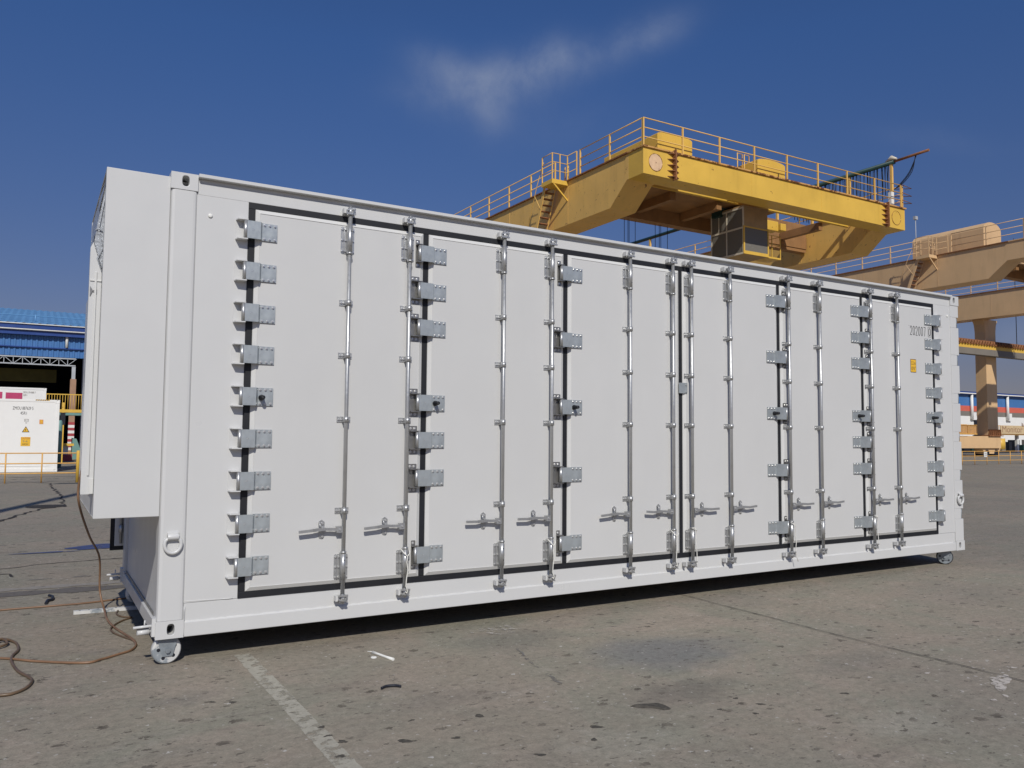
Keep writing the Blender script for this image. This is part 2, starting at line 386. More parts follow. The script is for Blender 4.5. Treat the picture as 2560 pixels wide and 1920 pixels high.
def blob(name, cx, cy, rx, ry, z, mat, k=28, rough=.25, rot=0):
    mb = MB(); vs = []
    ph = [random.uniform(0, 6.28) for _ in range(5)]
    for i in range(k):
        a = 2*math.pi*i/k; q = 1+rough*sum(math.sin(a*(j+2)+ph[j])/(j+1.5) for j in range(5))
        x = rx*q*math.cos(a); y = ry*q*math.sin(a)
        vs.append((cx+x*math.cos(rot)-y*math.sin(rot), cy+x*math.sin(rot)+y*math.cos(rot), z))
    mb.add(vs, [tuple(range(k))])
    return tag(link(name, mesh(name, mb, mat)), kind='structure')
ribbon('painted_line', [(.585, .06), (.59, -1.0), (.59, -2.3), (.59, -4.5)], .112, .002, LINEP, .002, .03, .05)
ribbon('slab_joint', [(4.85, 1.2), (4.83, -.9), (4.81, -1.7), (4.84, -2.5), (4.85, -4.6)], .011, .008, CRACKM, .004, .05)
ribbon('scratch', [(2.39, -.7), (2.33, -.9), (2.21, -1.34), (2.18, -1.8)], .022, .004, STAIN, .014, .04)
ribbon('crack', [(-.17, 13.4), (-.15, 16.7), (-.27, 20.4), (-.33, 22.3), (-.95, 23.0)], .05, .004, CRACKM, .05, .2)
ribbon('crack', [(-1.5, 9.9), (-1.21, 10.8), (-.94, 11.8), (-.59, 12.95), (-.17, 13.44)], .06, .008, CRACKM, .05, .15)
ribbon('crack', [(-1.6, 5.1), (-.95, 5.0), (-.6, 5.2), (-.2, 5.25), (1.6, 5.35)], .025, .004, CRACKM, .02, .1)
ribbon('crack', [(-1.3, 4.55), (-.92, 4.6), (-.9, 4.35)], .03, .004, CRACKM, .015, .06)
ribbon('paving_strip', [(-4, 3.72), (1.5, 3.44)], .17, .004, patchy('pale_strip', (.30, .275, .24), .6, 3), .01)
ribbon('paving_strip', [(-4, 3.44), (1.5, 3.16)], .27, .004, patchy('dark_strip', (.15, .135, .12), .5, 3), .01)
for (a, b_, w_) in (((-4, 6.25), (.6, 6.5), .05), ((-4, 7.4), (1, 7.1), .06), ((-4, 4.2), (1, 4.0), .04), ((-3, 8.6), (1, 9.0), .05)):
    ribbon('tyre_mark', [a, b_], w_, .004, STAIN, .02, .3)
blob('spill', .02, 6.5, .36, .22, .008, BLUES, rot=.4)
blob('spill', -.55, 6.2, .35, .05, .008, BLUES)
blob('stain', -.5, 13.65, .38, .42, .006, CRACKM, rough=.08)
blob('paint_splash', 4.66, -2.97, .12, .06, .0045, SPLASH, 60, rot=.5, rough=.45); blob('paint_splash', 4.82, -2.92, .08, .03, .005, SPLASH, 60, rot=.35, rough=.5)
blob('paint_splash', 5.2, 2.3, .5, .3, .004, patchy('specks', (.5, .47, .42), .12, 16))
blob('paint_splash', 2.52, -.2, .22, .12, .008, patchy('specks', (.5, .47, .42), .2, 16))
blob('paint_splash', 11.5, 1.6, .9, .5, .004, patchy('specks', (.5, .47, .42), .12, 10))
for i in range(40):
    x = random.gauss(4.9, .45); y = random.gauss(-2.75, .35); s_ = random.choice([.005, .006, .008, .010, .016])
    blob('paint_splash', x, y, s_*1.5, s_, .0022+i*.00005, SPLASH, 14, .4, random.uniform(0, 3))

# ------------------------------------------------------------------ the white container
L, Wd, H = 9.3728, 2.438, 3.2
box = thing('equipment_container', 'long light grey equipment container with galvanised hinges and upright lock rods, standing on casters', 'container', (0, 0, Z0))
def Zb(mb):                                     # lift container-local heights into the world
    mb.v = [(x, y, z+Z0) for x, y, z in mb.v]; return mb
def cp(name, mb, mats, parent=box, bev=0): return part(name, Zb(mb), mats, parent, bev)
# corner castings with a real oblong hole in the long side
def casting(x0, x1, y0, y1, z0, z1, hole=None, face=-1):
    mb = MB()
    if hole is None: return mb.box(x0, x1, y0, y1, z0, z1)
    cx, cz, hw, hh = hole; k = 20; ring = []
    for i in range(k):
        a = 2*math.pi*i/k; c_, s_ = math.cos(a), math.sin(a)
        x = hw*(1 if c_ > 0 else -1)*min(1, abs(c_)**.7); z = hh*(1 if s_ > 0 else -1)*min(1, abs(s_)**.7)
        ring.append((cx+x, cz+z, a))
    yf, yb = (y0, y1) if face < 0 else (y1, y0)
    vs = []; rc = .012
    for (x, z, a) in ring:                       # outer rectangle point in the same direction
        dx, dz = math.cos(a), math.sin(a)
        t = min([((x1 if dx > 0 else x0)-cx)/dx if abs(dx) > 1e-6 else 9, ((z1 if dz > 0 else z0)-cz)/dz if abs(dz) > 1e-6 else 9])
        vs.append((cx+dx*t, yf, cz+dz*t))
    corners = [(x1, z1), (x0, z1), (x0, z0), (x1, z0)]
    for (qx, qz) in corners:                     # snap nearest outer point to each corner
        j = min(range(k), key=lambda i: (vs[i][0]-qx)**2+(vs[i][2]-qz)**2); vs[j] = (qx, yf, qz)
    inner = [(x, yf, z) for x, z, a in ring]; deep = [(x, yf+(.14 if face < 0 else -.14), z) for x, z, a in ring]
    mb.add(vs+inner+deep, [(i, (i+1) % k, k+(i+1) % k, k+i) for i in range(k)]+[(k+i, k+(i+1) % k, 2*k+(i+1) % k, 2*k+i) for i in range(k)])
    mb.add(deep, [tuple(range(k))], 1)  # black back of the hole paints in the shade of the recess
    mb.add(vs+[(p[0], yb, p[2]) for p in vs], [(i, (i+1) % k, k+(i+1) % k, k+i) for i in range(k)]+[tuple(range(k, 2*k))])
    return mb
for xa in (0, L-.178):
    for ya, fc in ((0, -1), (Wd-.162, 1)):
        for za, hz in ((0, .06), (H-.118, H-.055)):
            hole = (xa+.097 if xa == 0 else xa+.081, hz, .024, .037)
            cp('corner_casting', casting(xa, xa+.178, ya, ya+.162, za, za+.118, hole, fc), [W1, RUB], bev=.004)
# corner posts: formed section, rounded edges; the far right one carries hinge pockets
for xa in (0, L-.178):
    for ya in (0, Wd-.15):
        mb = MB()
        if xa and ya == 0:
            zs = [(.387, .515), (.868, .997), (1.352, 1.475), (1.834, 1.961), (2.315, 2.449), (2.798, 2.931)]; z_ = .118
            for a, b_ in zs: mb.box(xa, L-.004, .006, .15, z_, a); mb.box(xa, L-.05, .0062, .15, a, b_); z_ = b_
            mb.box(xa, L-.004, .006, .15, z_, H-.118)
        elif xa == 0 and ya == 0:
            mb.prism([(0.004, .15), (.004, .03), (.012, .010), (.03, .004), (.150, .004), (.164, .006), (.173, .013), (.177, .02), (.177, .15)], 'z', .118, H-.118)
        else: mb.box(xa+.003, xa+.172, ya+.004, ya+.146, .118, H-.118)
        cp('corner_post', mb, W1, bev=.004)
for i, (a, b_) in enumerate([(.387, .515), (.868, .997), (1.352, 1.475), (1.834, 1.961), (2.315, 2.449), (2.798, 2.931)]):
    mb = MB(); mb.cyl((L-.022, .035, a+.006), (L-.022, .035, b_-.006), .017, seg=12); mb.box(L-.049, L-.03, .02, .09, a+.01, b_-.01)
    cp('end_door_hinge', mb, GALV)
# rails
mb = MB(); mb.box(.178, L-.178, .006, .12, 0, .10); mb.box(.178, L-.178, .018, .12, .10, .226)
cp('bottom_rail', mb, W1, bev=.005)
def weld(pts, r_): 
    P = []; 
    for a, b_ in zip(pts[:-1], pts[1:]):
        a = Vector(a); b_ = Vector(b_); k = int((b_-a).length/.03)
        P += [a.lerp(b_, i/k) for i in range(k)]
    mb = MB(); mb.tube(P, [r_*random.uniform(.55, 1.25) for _ in P], 6); return mb
cp('weld_seam', weld([(.18, .017, .101), (L-.18, .017, .101)], .0055), W2)
cp('weld_seam', weld([(.179, .007, .0), (.179, .008, .238)], .005), W2)
cp('weld_seam', weld([(.18, .015, .238), (.53, .015, .228)], .0035), W2)
mb = MB(); mb.box(.178, L-.178, .014, .12, 3.064, 3.15); mb.box(.1785, L-.1785, -.030, .12, 3.178, 3.203); mb.box(.178, L-.178, .016, .12, 3.15, 3.178)
cp('top_rail', mb, W1, bev=.003)
cp('rear_top_rail', MB().box(.178, L-.178, Wd-.12, Wd-.01, 3.06, 3.2), W1, bev=.004)
cp('rear_bottom_rail', MB().box(.178, L-.178, Wd-.12, Wd-.01, 0, .226), W1, bev=.004)
cp('roof', MB().box(.02, L-.02, .12, Wd-.12, 3.15, 3.17), W1)
cp('floor', MB().box(.02, L-.02, .12, Wd-.12, .06, .12), DARKS)
mb = MB(); mb.box(.176, .530, .014, .06, .226, 3.064); cp('side_panel', mb, W1, bev=.002)
mb = MB(); mb.box(8.845, L-.176, .014, .06, .226, 3.064); cp('side_panel', mb, W1, bev=.002)
mb = MB(); mb.box(.03, .07, .15, Wd-.15, .10, 3.1); mb.box(.004, .1, .162, Wd-.162, 0, .10); mb.box(.004, .1, .162, Wd-.162, 3.09, 3.19); cp('end_wall', mb, W1, bev=.004)
mb = MB(); mb.box(L-.07, L-.03, .15, Wd-.15, .10, 3.1); mb.box(L-.1, L-.004, .162, Wd-.162, 0, .10); mb.box(L-.1, L-.004, .162, Wd-.162, 3.09, 3.19); cp('end_wall', mb, W1, bev=.004)
cp('rear_wall', MB().box(.178, L-.178, Wd-.07, Wd-.03, .226, 3.06), W1)
for x, z in ((.267, 2.924), (9.139, 2.938)):
    mb = MB(); mb.tube([(x, .014, z), (x, .008, z), (x, .004, z)], [.016, .015, .008], 16); cp('rivet', mb, WHITEP)
# gasket
GX = [.530, 1.912, 3.282, 4.643, 6.025, 7.412, 8.797]; GW = .048
mb = MB(); mb.box(.530, 8.845, .010, .05, .224, .270); mb.box(.530, 8.845, .010, .05, 3.016, 3.062); mb.box(.530, .578, .0102, .05, .270, 3.016); mb.box(8.797, 8.845, .0102, .05, .270, 3.016)
cp('door_gasket', mb, RUB, bev=.003)
for x in GX[1:-1]: cp('door_gasket', MB().box(x, x+GW, .0104, .05, .270, 3.016), RUB, bev=.003)
# doors
doors = []
for i in range(6):
    xa, xb = GX[i]+GW, GX[i+1]; za, zb = .270, 3.016; mb = MB(); t = .030; y0, y1 = .012, -.006
    o_ = [(xa, y0, za), (xb, y0, za), (xb, y0, zb), (xa, y0, zb)]; e_ = [(xa+.002, y1+.012, za+.002), (xb-.002, y1+.012, za+.002), (xb-.002, y1+.012, zb-.002), (xa+.002, y1+.012, zb-.002)]
    in_ = [(xa+t, y1-.004, za+t), (xb-t, y1-.004, za+t), (xb-t, y1-.004, zb-t), (xa+t, y1-.004, zb-t)]
    dn_ = [(xa+t+.003, y1+.003, za+t+.003), (xb-t-.003, y1+.003, za+t+.003), (xb-t-.003, y1+.003, zb-t-.003), (xa+t+.003, y1+.003, zb-t-.003)]
    q = [(k, (k+1) % 4, 4+(k+1) % 4, 4+k) for k in range(4)]
    mb.add(o_+e_+in_+dn_, q+[tuple(v+4 for v in f_) for f_ in q]+[tuple(v+8 for v in f_) for f_ in q])
    d = cp('door', mb, W2); doors.append(d)
    part('door_panel', Zb(MB().box(xa+t+.001, xb-t-.001, y1, .05, za+t+.001, zb-t-.001)), PANEL, d)
# hinges ------------------------------------------------
def rrect(x0, x1, z0, z1, r_, k=4):
    P = []
    for cx, cz, a0 in ((x1-r_, z1-r_, 0), (x0+r_, z1-r_, 90), (x0+r_, z0+r_, 180), (x1-r_, z0+r_, 270)):
        for i in range(k+1): a = math.radians(a0+90*i/k); P.append((cx+r_*math.cos(a), cz+r_*math.sin(a)))
    return P
def leaf_mb(xb_, xs, xe):
    """hinge leaf; barrel at xb_, step at xs, end at xe (signed local x)"""
    s_ = 1 if xe > xb_ else -1; h = .064; mb = MB()
    mb.cyl((xb_, -.042, -.063), (xb_, -.042, .063), .0145, seg=14, mi=1)
    prof = [(xb_+s_*.008, -.053), (xs, -.051), (xs+s_*.018, -.017), (xe, -.016), (xe, -.010), (xs+s_*.012, -.010), (xs-s_*.005, -.043), (xb_+s_*.008, -.045)]
    mb.prism(prof, 'z', -h, h, 0)
    x0 = xs+s_*.034; st = (xe-s_*.018-x0)/2
    for k in range(3):
        for z in (-.050, .050): 
            mb.tube([(x0+st*k, -.012, z), (x0+st*k, -.0195, z)], .0105, 10, 2); mb.tube([(x0+st*k, -.018, z), (x0+st*k, -.0265, z)], [.0068, .0060], 6, 2, False)
    mb.box((xb_+xs)/2-.008, (xb_+xs)/2+.008, -.0535, -.050, -.002, .002, 2)
    return mb
def outer_bracket(xb_, s_):
    mb = MB(); a = xb_-s_*.062; b_ = xb_+s_*.014
    mb.prism([(min(a, b_), -.068), (max(a, b_), -.068), (max(a, b_), .068), (min(a, b_), .068)], 'y', .0137, .009)
    for z in (-.074, .066):
        mb.prism([(a, .022), (a+s_*.008, -.052), (b_, -.056), (b_, .022)], 'z', z, z+.008)
    return mb
def fold_bracket(xb_, s_, wide):
    mb = MB(); wd = .074 if wide else .036
    a = xb_-s_*(wd-.012); b_ = xb_+s_*.012; lo, hi = min(a, b_), max(a, b_)
    mb.prism(rrect(lo, hi, -.112, .112, .006), 'y', -.0062, -.011)
    for z in (-.074, .067): mb.box(lo, hi+(.012 if s_ > 0 else 0), -.056, -.0108, z, z+.007)
    xs_ = [xb_-s_*.045, xb_-s_*.012] if wide else [xb_-s_*.010]
    for x in xs_:
        for z in (-.092, .092): mb.tube([(x, -.010, z), (x, -.0135, z)], .0115, 10, 1); mb.tube([(x, -.013, z), (x, -.021, z)], [.007, .006], 6, 1, False)
    return mb
HZ9 = [.45+.3*i for i in range(9)]; HZ7 = [.443, 1.044, 1.344, 1.640, 2.242, 2.541, 2.842]; HZ5 = [.45, 1.046, 1.641, 2.237, 2.832]
#        heights, x barrel, x step, x end, door index of the leaf, knob height
COLS = [(HZ9, .502, .606, .733, 0, 1.644, 'outer', -1), (HZ7, 1.862, 1.981, 2.112, 1, 1.640, 'fold', None), (HZ5, 3.232, 3.342, 3.476, 2, 1.641, 'fold', None),
        (HZ5, 6.104, 5.988, 5.850, 3, 1.641, 'fold', None), (HZ7, 7.492, 7.374, 7.228, 4, 1.640, 'fold', None), (HZ9, 8.880, 8.782, 8.622, 5, 1.644, 'outer', None)]
knob = None
for (hz, xb_, xs, xe, di, kz, typ, _) in COLS:
    s_ = 1 if xe > xb_ else -1
    lm = mesh('hinge_leaf', leaf_mb(0, xs-xb_, xe-xb_), [GALV, ROD, BOLT])
    if typ == 'outer': bmW = bmN = mesh('hinge_bracket', outer_bracket(0, s_), W1)
    else: bmW = mesh('hinge_bracket', fold_bracket(0, s_, True), [DARKS, BOLT]); bmN = mesh('hinge_bracket', fold_bracket(0, s_, False), [DARKS, BOLT])
    for k, z in enumerate(hz):
        link('hinge_leaf', lm, (xb_, 0, z+Z0), doors[di])
        holder = box if typ == 'outer' else doors[di-1 if s_ > 0 else di+1]
        link('hinge_bracket', bmN if k in (0, len(hz)-1) else bmW, (xb_, 0, z+Z0), holder)
    mb = MB(); mb.tube([(0, -.016, 0), (0, -.030, 0), (0, -.034, 0), (0, -.082, 0), (0, -.088, 0), (0, -.088, 0)], [.021, .021, .018, .0145, .0125, .001], 16)
    x = xs+s_*.043
    link('door_bumper', mesh('door_bumper', mb, RUB), (x, 0, kz+Z0), doors[di])
# centre latch plate on the fourth door
mb = MB(); mb.prism(rrect(4.628, 4.735, 1.81, 1.912, .008), 'y', -.010, -.016)
for z in (1.828, 1.894): mb.tube([(4.718, -.016, z), (4.718, -.022, z)], .009, 8, 1)
part('latch_plate', Zb(mb), [GALV, BOLT], doors[3])
# lock rods ---------------------------------------------
RX = [1.274, 1.772, 2.639, 3.1275, 4.000, 4.5245, 4.7625, 5.287, 6.1515, 6.6475, 7.5285, 8.026]
def tube_mb(r_, za, zb, y=-.050, seg=16): return MB().cyl((0, y, za), (0, y, zb), r_, seg=seg)
rod_me = mesh('lock_rod', tube_mb(.0155, .175, 3.085), ROD)
def guide_mb():
    mb = MB(); mb.tube([(0, -.050, -.021), (0, -.050, .021)], .0225, 14, 0)
    mb.box(-.060, .046, -.012, -.0062, -.022, .022, 0); mb.box(-.020, .020, -.05, -.012, -.021, .021, 0)
    for x in (-.046, -.028, .036): mb.tube([(x, -.012, 0), (x, -.022, 0)], [.0085, .007], 7, 1, False)
    mb.tube([(.004, -.0724, 0), (.004, -.0732, 0)], .004, 8, 2); return mb
def sleeve_mb(za, zb, top):
    mb = MB(); mb.cyl((0, -.050, za), (0, -.050, zb), .0200, seg=16)
    mb.cyl((0, -.050, (za-.014 if top else zb)), (0, -.050, (za if top else zb+.014)), .0235, seg=16)
    lo, hi = za-.005, zb-.01
    mb.prism(rrect(-.058, .048, lo, hi, .014), 'y', -.0062, -.011)
    mb.box(-.019, .019, -.05, -.011, za, zb)
    mb.box(-.040, -.034, -.024, -.011, lo+.01, hi-.01)
    for z in (lo+.02, (lo+hi)/2, hi-.02):
        for x in (-.049, -.026, .039): mb.tube([(x, -.011, z), (x, -.021, z)], [.0085, .007], 7, 1, False)
    for z in (za+.05, zb-.05): mb.tube([(.004, -.0714, z), (.004, -.0722, z)], .0042, 8, 2)
    return mb
def cam_mb(top):
    s_ = 1 if top else -1; mb = MB()
    mb.cyl((0, -.050, -.03), (0, -.050, .03), .019, seg=14)
    for x in (-.034, .022): mb.box(x, x+.012, -.060, .014, -.012, .014)
    mb.box(-.036, .036, -.078, -.064, -.020*s_-.006, -.020*s_+.006); mb.bar((-.03, -.06, .008*s_), (.034, -.066, .026*s_), .012, .01); mb.bar((.012, -.075, -.022), (.03, -.07, .02), .011, .012)
    mb.tube([(0, -.05, .02*s_), (0, -.05, .04*s_)], [.019, .010], 10); return mb
def keeper_mb():
    mb = MB(); mb.prism(rrect(-.040, .040, -.020, .020, .006), 'y', .014, -.006); mb.box(-.046, -.030, -.05, -.006, -.018, .020); mb.box(.030, .046, -.05, -.006, -.018, .020); return mb
GM = mesh('rod_guide', guide_mb(), [ROD, BOLT, INK]); ST = mesh('rod_sleeve', sleeve_mb(2.772, 2.985, True), [ROD, BOLT, INK]); SB = mesh('rod_sleeve', sleeve_mb(.305, .500, False), [ROD, BOLT, INK])
CT = mesh('locking_cam', cam_mb(True), ROD); CBm = mesh('locking_cam', cam_mb(False), ROD); KP = mesh('cam_keeper', keeper_mb(), W1)
def lever_mb(s_, lift):
    mb = MB(); e = -s_
    mb.box(min(e*.012, e*.058), max(e*.012, e*.058), -.066, -.030, -.023, .023)
    mb.tube([(e*.034, -.066, 0), (e*.034, -.073, 0)], [.009, .008], 8, 1)
    P = [(e*.055, -.054, .002), (e*.11, -.050, .004), (e*.155, -.052, .008), (e*.20, -.056, .006), (e*.235, -.060, .003), (e*.34, -.060, lift)]
    hs_ = [.024, .019, .021, .024, .021, .019]
    for k in range(5):
        a, b_ = Vector(P[k]), Vector(P[k+1]); mb.bar(a, b_, .016, (hs_[k]+hs_[k+1])/2)
    return mb
def hasp_mb(s_):
    e = -s_; c_ = e*.158; mb = MB()
    mb.prism([(c_-.022, -.05), (c_-.016, -.062), (c_, -.068), (c_+.016, -.062), (c_+.022, -.05), (c_+.023, .055), (c_, .074), (c_-.016, .064), (c_-.023, .05)], 'y', -.0062, -.011)
    mb.prism([(c_-.022, -.010), (c_+.020, -.010), (c_+.020, .016), (c_-.022, .016)], 'y', -.011, -.052)
    mb.tube([(c_-.018, -.011, .058), (c_-.022, -.036, .05), (c_-.020, -.052, .02)], [.005, .006, .006], 6)
    for z in (-.050, .046): mb.tube([(c_+.004, -.011, z), (c_+.004, -.022, z)], [.010, .008], 8, 1)
    return mb
LV = {(s_, k): mesh('lock_handle', lever_mb(s_, [-.004, .006, .012][k]), [ROD, BOLT]) for s_ in (1, -1) for k in range(3)}; HP = {s_: mesh('handle_hasp', hasp_mb(s_), [ROD, BOLT]) for s_ in (1, -1)}
for i, x in enumerate(RX):
    d = doors[i//2]; s_ = 1 if i < 6 else -1
    link('lock_rod', rod_me, (x, 0, Z0), d); link('rod_sleeve', ST, (x, 0, Z0), d); link('rod_sleeve', SB, (x, 0, Z0), d)
    for z in (2.385, 1.982, 1.497, .813): link('rod_guide', GM, (x, 0, z+Z0), d)
    link('locking_cam', CT, (x, 0, 3.088+Z0), d); link('locking_cam', CBm, (x, 0, .168+Z0), d)
    link('cam_keeper', KP, (x-.004 if i < 6 else x-.03, 0, 3.092+Z0), box); link('cam_keeper', KP, (x-.004 if i < 6 else x-.04, .001, .165+Z0), box)
    link('lock_handle', LV[(s_, [0, 0, 1, 1, 0, 2, 1, 2, 1, 2, 1, 2][i])], (x, 0, .677+Z0), d); link('handle_hasp', HP[s_], (x, 0, .677+Z0), d)
# lettering and height sticker on the last door
yb = -.0068
GL = {'0': [[(.5, 1), (.82, .93), (1, .75), (1, .25), (.82, .07), (.5, 0), (.18, .07), (0, .25), (0, .75), (.18, .93), (.5, 1)]],
      '2': [[(0, .74), (.06, .88), (.25, .98), (.5, 1), (.78, .96), (.96, .84), (1, .70), (.92, .55), (.0, 0), (1, 0)]], '7': [[(0, 1), (1, 1), (.45, 0)]]}
def strokes(txt, x0, pitch, wd, z0, z1, y, th):
    mb = MB()
    for i, ch in enumerate(txt):
        for line in GL[ch]:
            for a, b_ in zip(line[:-1], line[1:]):
                p = Vector((x0+i*pitch+a[0]*wd, y, z0+a[1]*(z1-z0))); q = Vector((x0+i*pitch+b_[0]*wd, y, z0+b_[1]*(z1-z0))); t_ = (q-p).normalized()*th*.35
                mb.bar(p-t_, q+t_, .0012, th)
    return mb
part('serial_number', Zb(strokes('202007', 8.342, .0540, .031, 2.645, 2.752, yb, .0072)), INK, doors[5])
part('serial_number', Zb(strokes('0', 8.713, .05, .032, 2.656, 2.746, yb, .0072)), INK, doors[5])
mb = MB()
for a in ((8.697, 8.7015, 2.638, 2.764), (8.7565, 8.761, 2.638, 2.764), (8.7015, 8.7565, 2.638, 2.642), (8.7015, 8.7565, 2.760, 2.764)): mb.box(a[0], a[1], yb, yb+.0008, a[2], a[3])
mb.box(8.312, 8.322, yb, yb+.0008, 2.752, 2.756)
part('serial_number', Zb(mb), INK, doors[5])
stk = part('height_sticker', Zb(MB().prism(rrect(8.328, 8.441, 2.186, 2.348, .010), 'y', -.0060, -.0072)), STKB, doors[5])
mb = Zb(MB().prism(rrect(8.334, 8.435, 2.193, 2.341, .008), 'y', -.0072, -.0080)); stf = part('height_sticker', mb, STKY, doors[5])
text_fit('sticker_text', '3.2 m', 8.345, 8.426, -.0084, 2.278+Z0, 2.322+Z0, INK, doors[5]); text_fit('sticker_text', "10'6\"", 8.345, 8.424, -.0084, 2.212+Z0, 2.258+Z0, INK, doors[5])
# lashing rings
def ring(name, cx, cz, yf, normal_x=False):
    k = 28; P = []
    for i in range(k):
        a = 2*math.pi*i/k; x = .0525*math.cos(a); z = .0585*math.sin(a)
        if z > .028: z = .028+.4*(z-.028); 
        P.append((cx+x, yf-.018, cz+z))
    mb = MB(); mb.tube(P, .0125, 10, closed=True)
    hold = MB(); hold.tube([(cx-.036, yf-.020, cz+.050), (cx+.036, yf-.020, cz+.050)], .022, 14); hold.box(cx-.036, cx+.036, yf-.018, yf+.002, cz+.034, cz+.082)
    o = cp('lashing_ring', mb, W1); part('ring_holder', Zb(hold), W1, o, .003)
ring('lashing_ring', .090, .632, .004); ring('lashing_ring', 9.290, .632, .006)
# casters -----------------------------------------------
def caster(cx, cy, yaw):
    R = Matrix.Rotation(yaw, 3, 'Z')
    def pl(mb): mb.v = [tuple(R @ Vector(p)+Vector((cx, cy, 0))) for p in mb.v]; return mb
    fk = MB()
    fk.box(-.06, .06, -.055, .055, .168, .1805)
    for y in (-.044, .038):
        fk.prism([(-.066, .170), (.066, .170), (.034, .055), (-.030, .055)], 'y', y, y+.006)
    fk.tube([(0, -.054, .094), (0, .054, .094)], .013, 10); fk.tube([(0, -.060, .094), (0, -.05, .094)], .017, 6, 0, False)
    o = part('caster', pl(fk), CASTG, box)
    wh = MB(); A = [(0, -.028, .094), (0, -.028, .094), (0, .028, .094), (0, .028, .094)]
    wh.tube([(0, -.030, .094), (0, -.022, .094), (0, .022, .094), (0, .030, .094)], [.086, .094, .094, .086], 32, 0)
    w_ = part('wheel', pl(wh), RUB if cx > 5 else CASTW, o)
    fc = MB()
    for sd in (-1, 1):
        fc.tube([(0, sd*.0302, .094), (0, sd*.034, .094)], .084, 32, 1); fc.tube([(0, sd*.034, .094), (0, sd*.037, .094)], .030, 16, 1)
        for k in range(5):
            a = 2*math.pi*k/5+.5; x, z = .056*math.cos(a), .056*math.sin(a); fc.tube([(x, sd*.0341, .094+z), (x, sd*.0352, .094+z)], .012, 12, 0)
    part('wheel_hub', pl(fc), [BLACK, CASTW if (cx < 1 and cy < 1) else CASTG], w_)
caster(.082, .085, .10); caster(9.15, .13, -.95); caster(.12, Wd-.12, .35); caster(9.2, Wd-.12, .6)
for y in (.05, Wd-.08):
    mb = MB(); mb.tube([(.01, y, .088), (-.132, y-.01, .087)], [.010, .009], 10); mb.tube([(.01, y+.02, .050), (-.03, y+.02, .048), (-.032, y+.02, .048), (-.105, y+.01, .047)], [.012, .012, .019, .016], 10)
    mb.tube([(-.062, y-.005, .09), (-.060, y-.005, .130)], .005, 8); mb.box(-.02, .004, y-.03, y+.05, .02, .14)
    cp('twist_lock', mb, W1)
# air-duct box on the short end, its frame and the loose plastic over the opening
duct = cp('air_duct_box', MB(), W1) if False else None
mb = MB(); xa = -.398
mb.box(xa, .002, .020, .032, .820, 3.164); mb.box(xa, .03, 1.70, 1.712, .820, 3.164); mb.box(xa, .03, .032, 1.70, .820, .832); mb.box(xa, .03, .032, 1.70, 3.152, 3.164)
mb.box(xa, xa+.02, .032, 1.70, .832, 1.0); mb.box(xa, xa+.02, .032, .09, 1.0, 3.152); mb.box(xa, xa+.02, 1.64, 1.70, 1.0, 3.152)
duct = cp('air_duct_box', mb, W1, bev=.004)
fr = MB(); fr.prism([(-.474, .975), (-.472, 2.62), (-.455, 2.66), (-.398, 2.47), (-.398, .975)], 'y', .095, .115)
fr.box(-.472, -.445, .115, .16, .975, 2.6); fr.box(-.418, -.399, .16, 1.66, .975, 2.46)
part('duct_hood', Zb(fr), W1, duct, .003)
tr = MB(); tr.box(-.440, -.428, .086, .095, 1.10, 2.46); tr.box(-.468, -.400, .088, .095, 2.395, 2.405); tr.prism([(-.466, 2.36), (-.466, 2.29), (-.45, 2.325), (-.425, 2.31), (-.425, 2.345), (-.45, 2.335)], 'y', .093, .088, 1); tr.box(-.425, -.400, .084, .094, .98, 1.08)
part('hood_trim', Zb(tr), [W2, DARKS], duct, .001)
ps = MB(); ku, kv = 10, 18; vs = []
for j in range(kv+1):
    v_ = j/kv; z = 3.10-.66*v_; 
    for i in range(ku+1):
        fo = max(.1, 1-i/ku*.9); y = .10+1.5*i/ku; x = -.398-.060*fo*min(1, v_*1.15)+fo*.012*math.sin(v_*17+i*1.3)*(.3+v_)-.004*random.random()
        vs.append((x, y, z))
ps.add(vs, [(j*(ku+1)+i, j*(ku+1)+i+1, (j+1)*(ku+1)+i+1, (j+1)*(ku+1)+i) for j in range(kv) for i in range(ku)], 0, True)
sd = [(-.39, 3.10), (-.41, 2.95), (-.435, 2.8), (-.452, 2.66), (-.40, 2.49), (-.388, 2.6)]
ps.prism(sd, 'y', .099, .101)
ps.tube([(-.395, .094, 3.0), (-.43, .092, 2.75), (-.40, .094, 2.62), (-.43, .092, 2.55), (-.395, .094, 2.45)], [.004, .006, .004, .006, .004], 6)
ps.tube([(-.448, .094, 2.74), (-.43, .09, 2.755), (-.405, .094, 2.735)], [.003, .008, .003], 6)
part('plastic_sheet', Zb(ps), PLASTIC, duct)
# a rear door swung open past the corner
rd = cp('rear_door', MB().box(-.066, 1.15, 2.505, 2.55, .325, 2.95), W2, bev=.003)
mb = MB(); mb.box(-.102, 1.19, 2.52, 2.54, .285, .325); mb.box(-.102, -.066, 2.5195, 2.5405, .325, 2.98); part('door_gasket', Zb(mb), RUB, rd)
mb = MB(); mb.cyl((-.016, 2.475, .35), (-.016, 2.475, 2.9), .012); mb.tube([(-.016, 2.475, .45), (-.016, 2.475, .52)], .02, 8); mb.tube([(-.016, 2.475, .68), (-.016, 2.475, .76)], .02, 8); part('lock_rod', Zb(mb), ROD, rd)
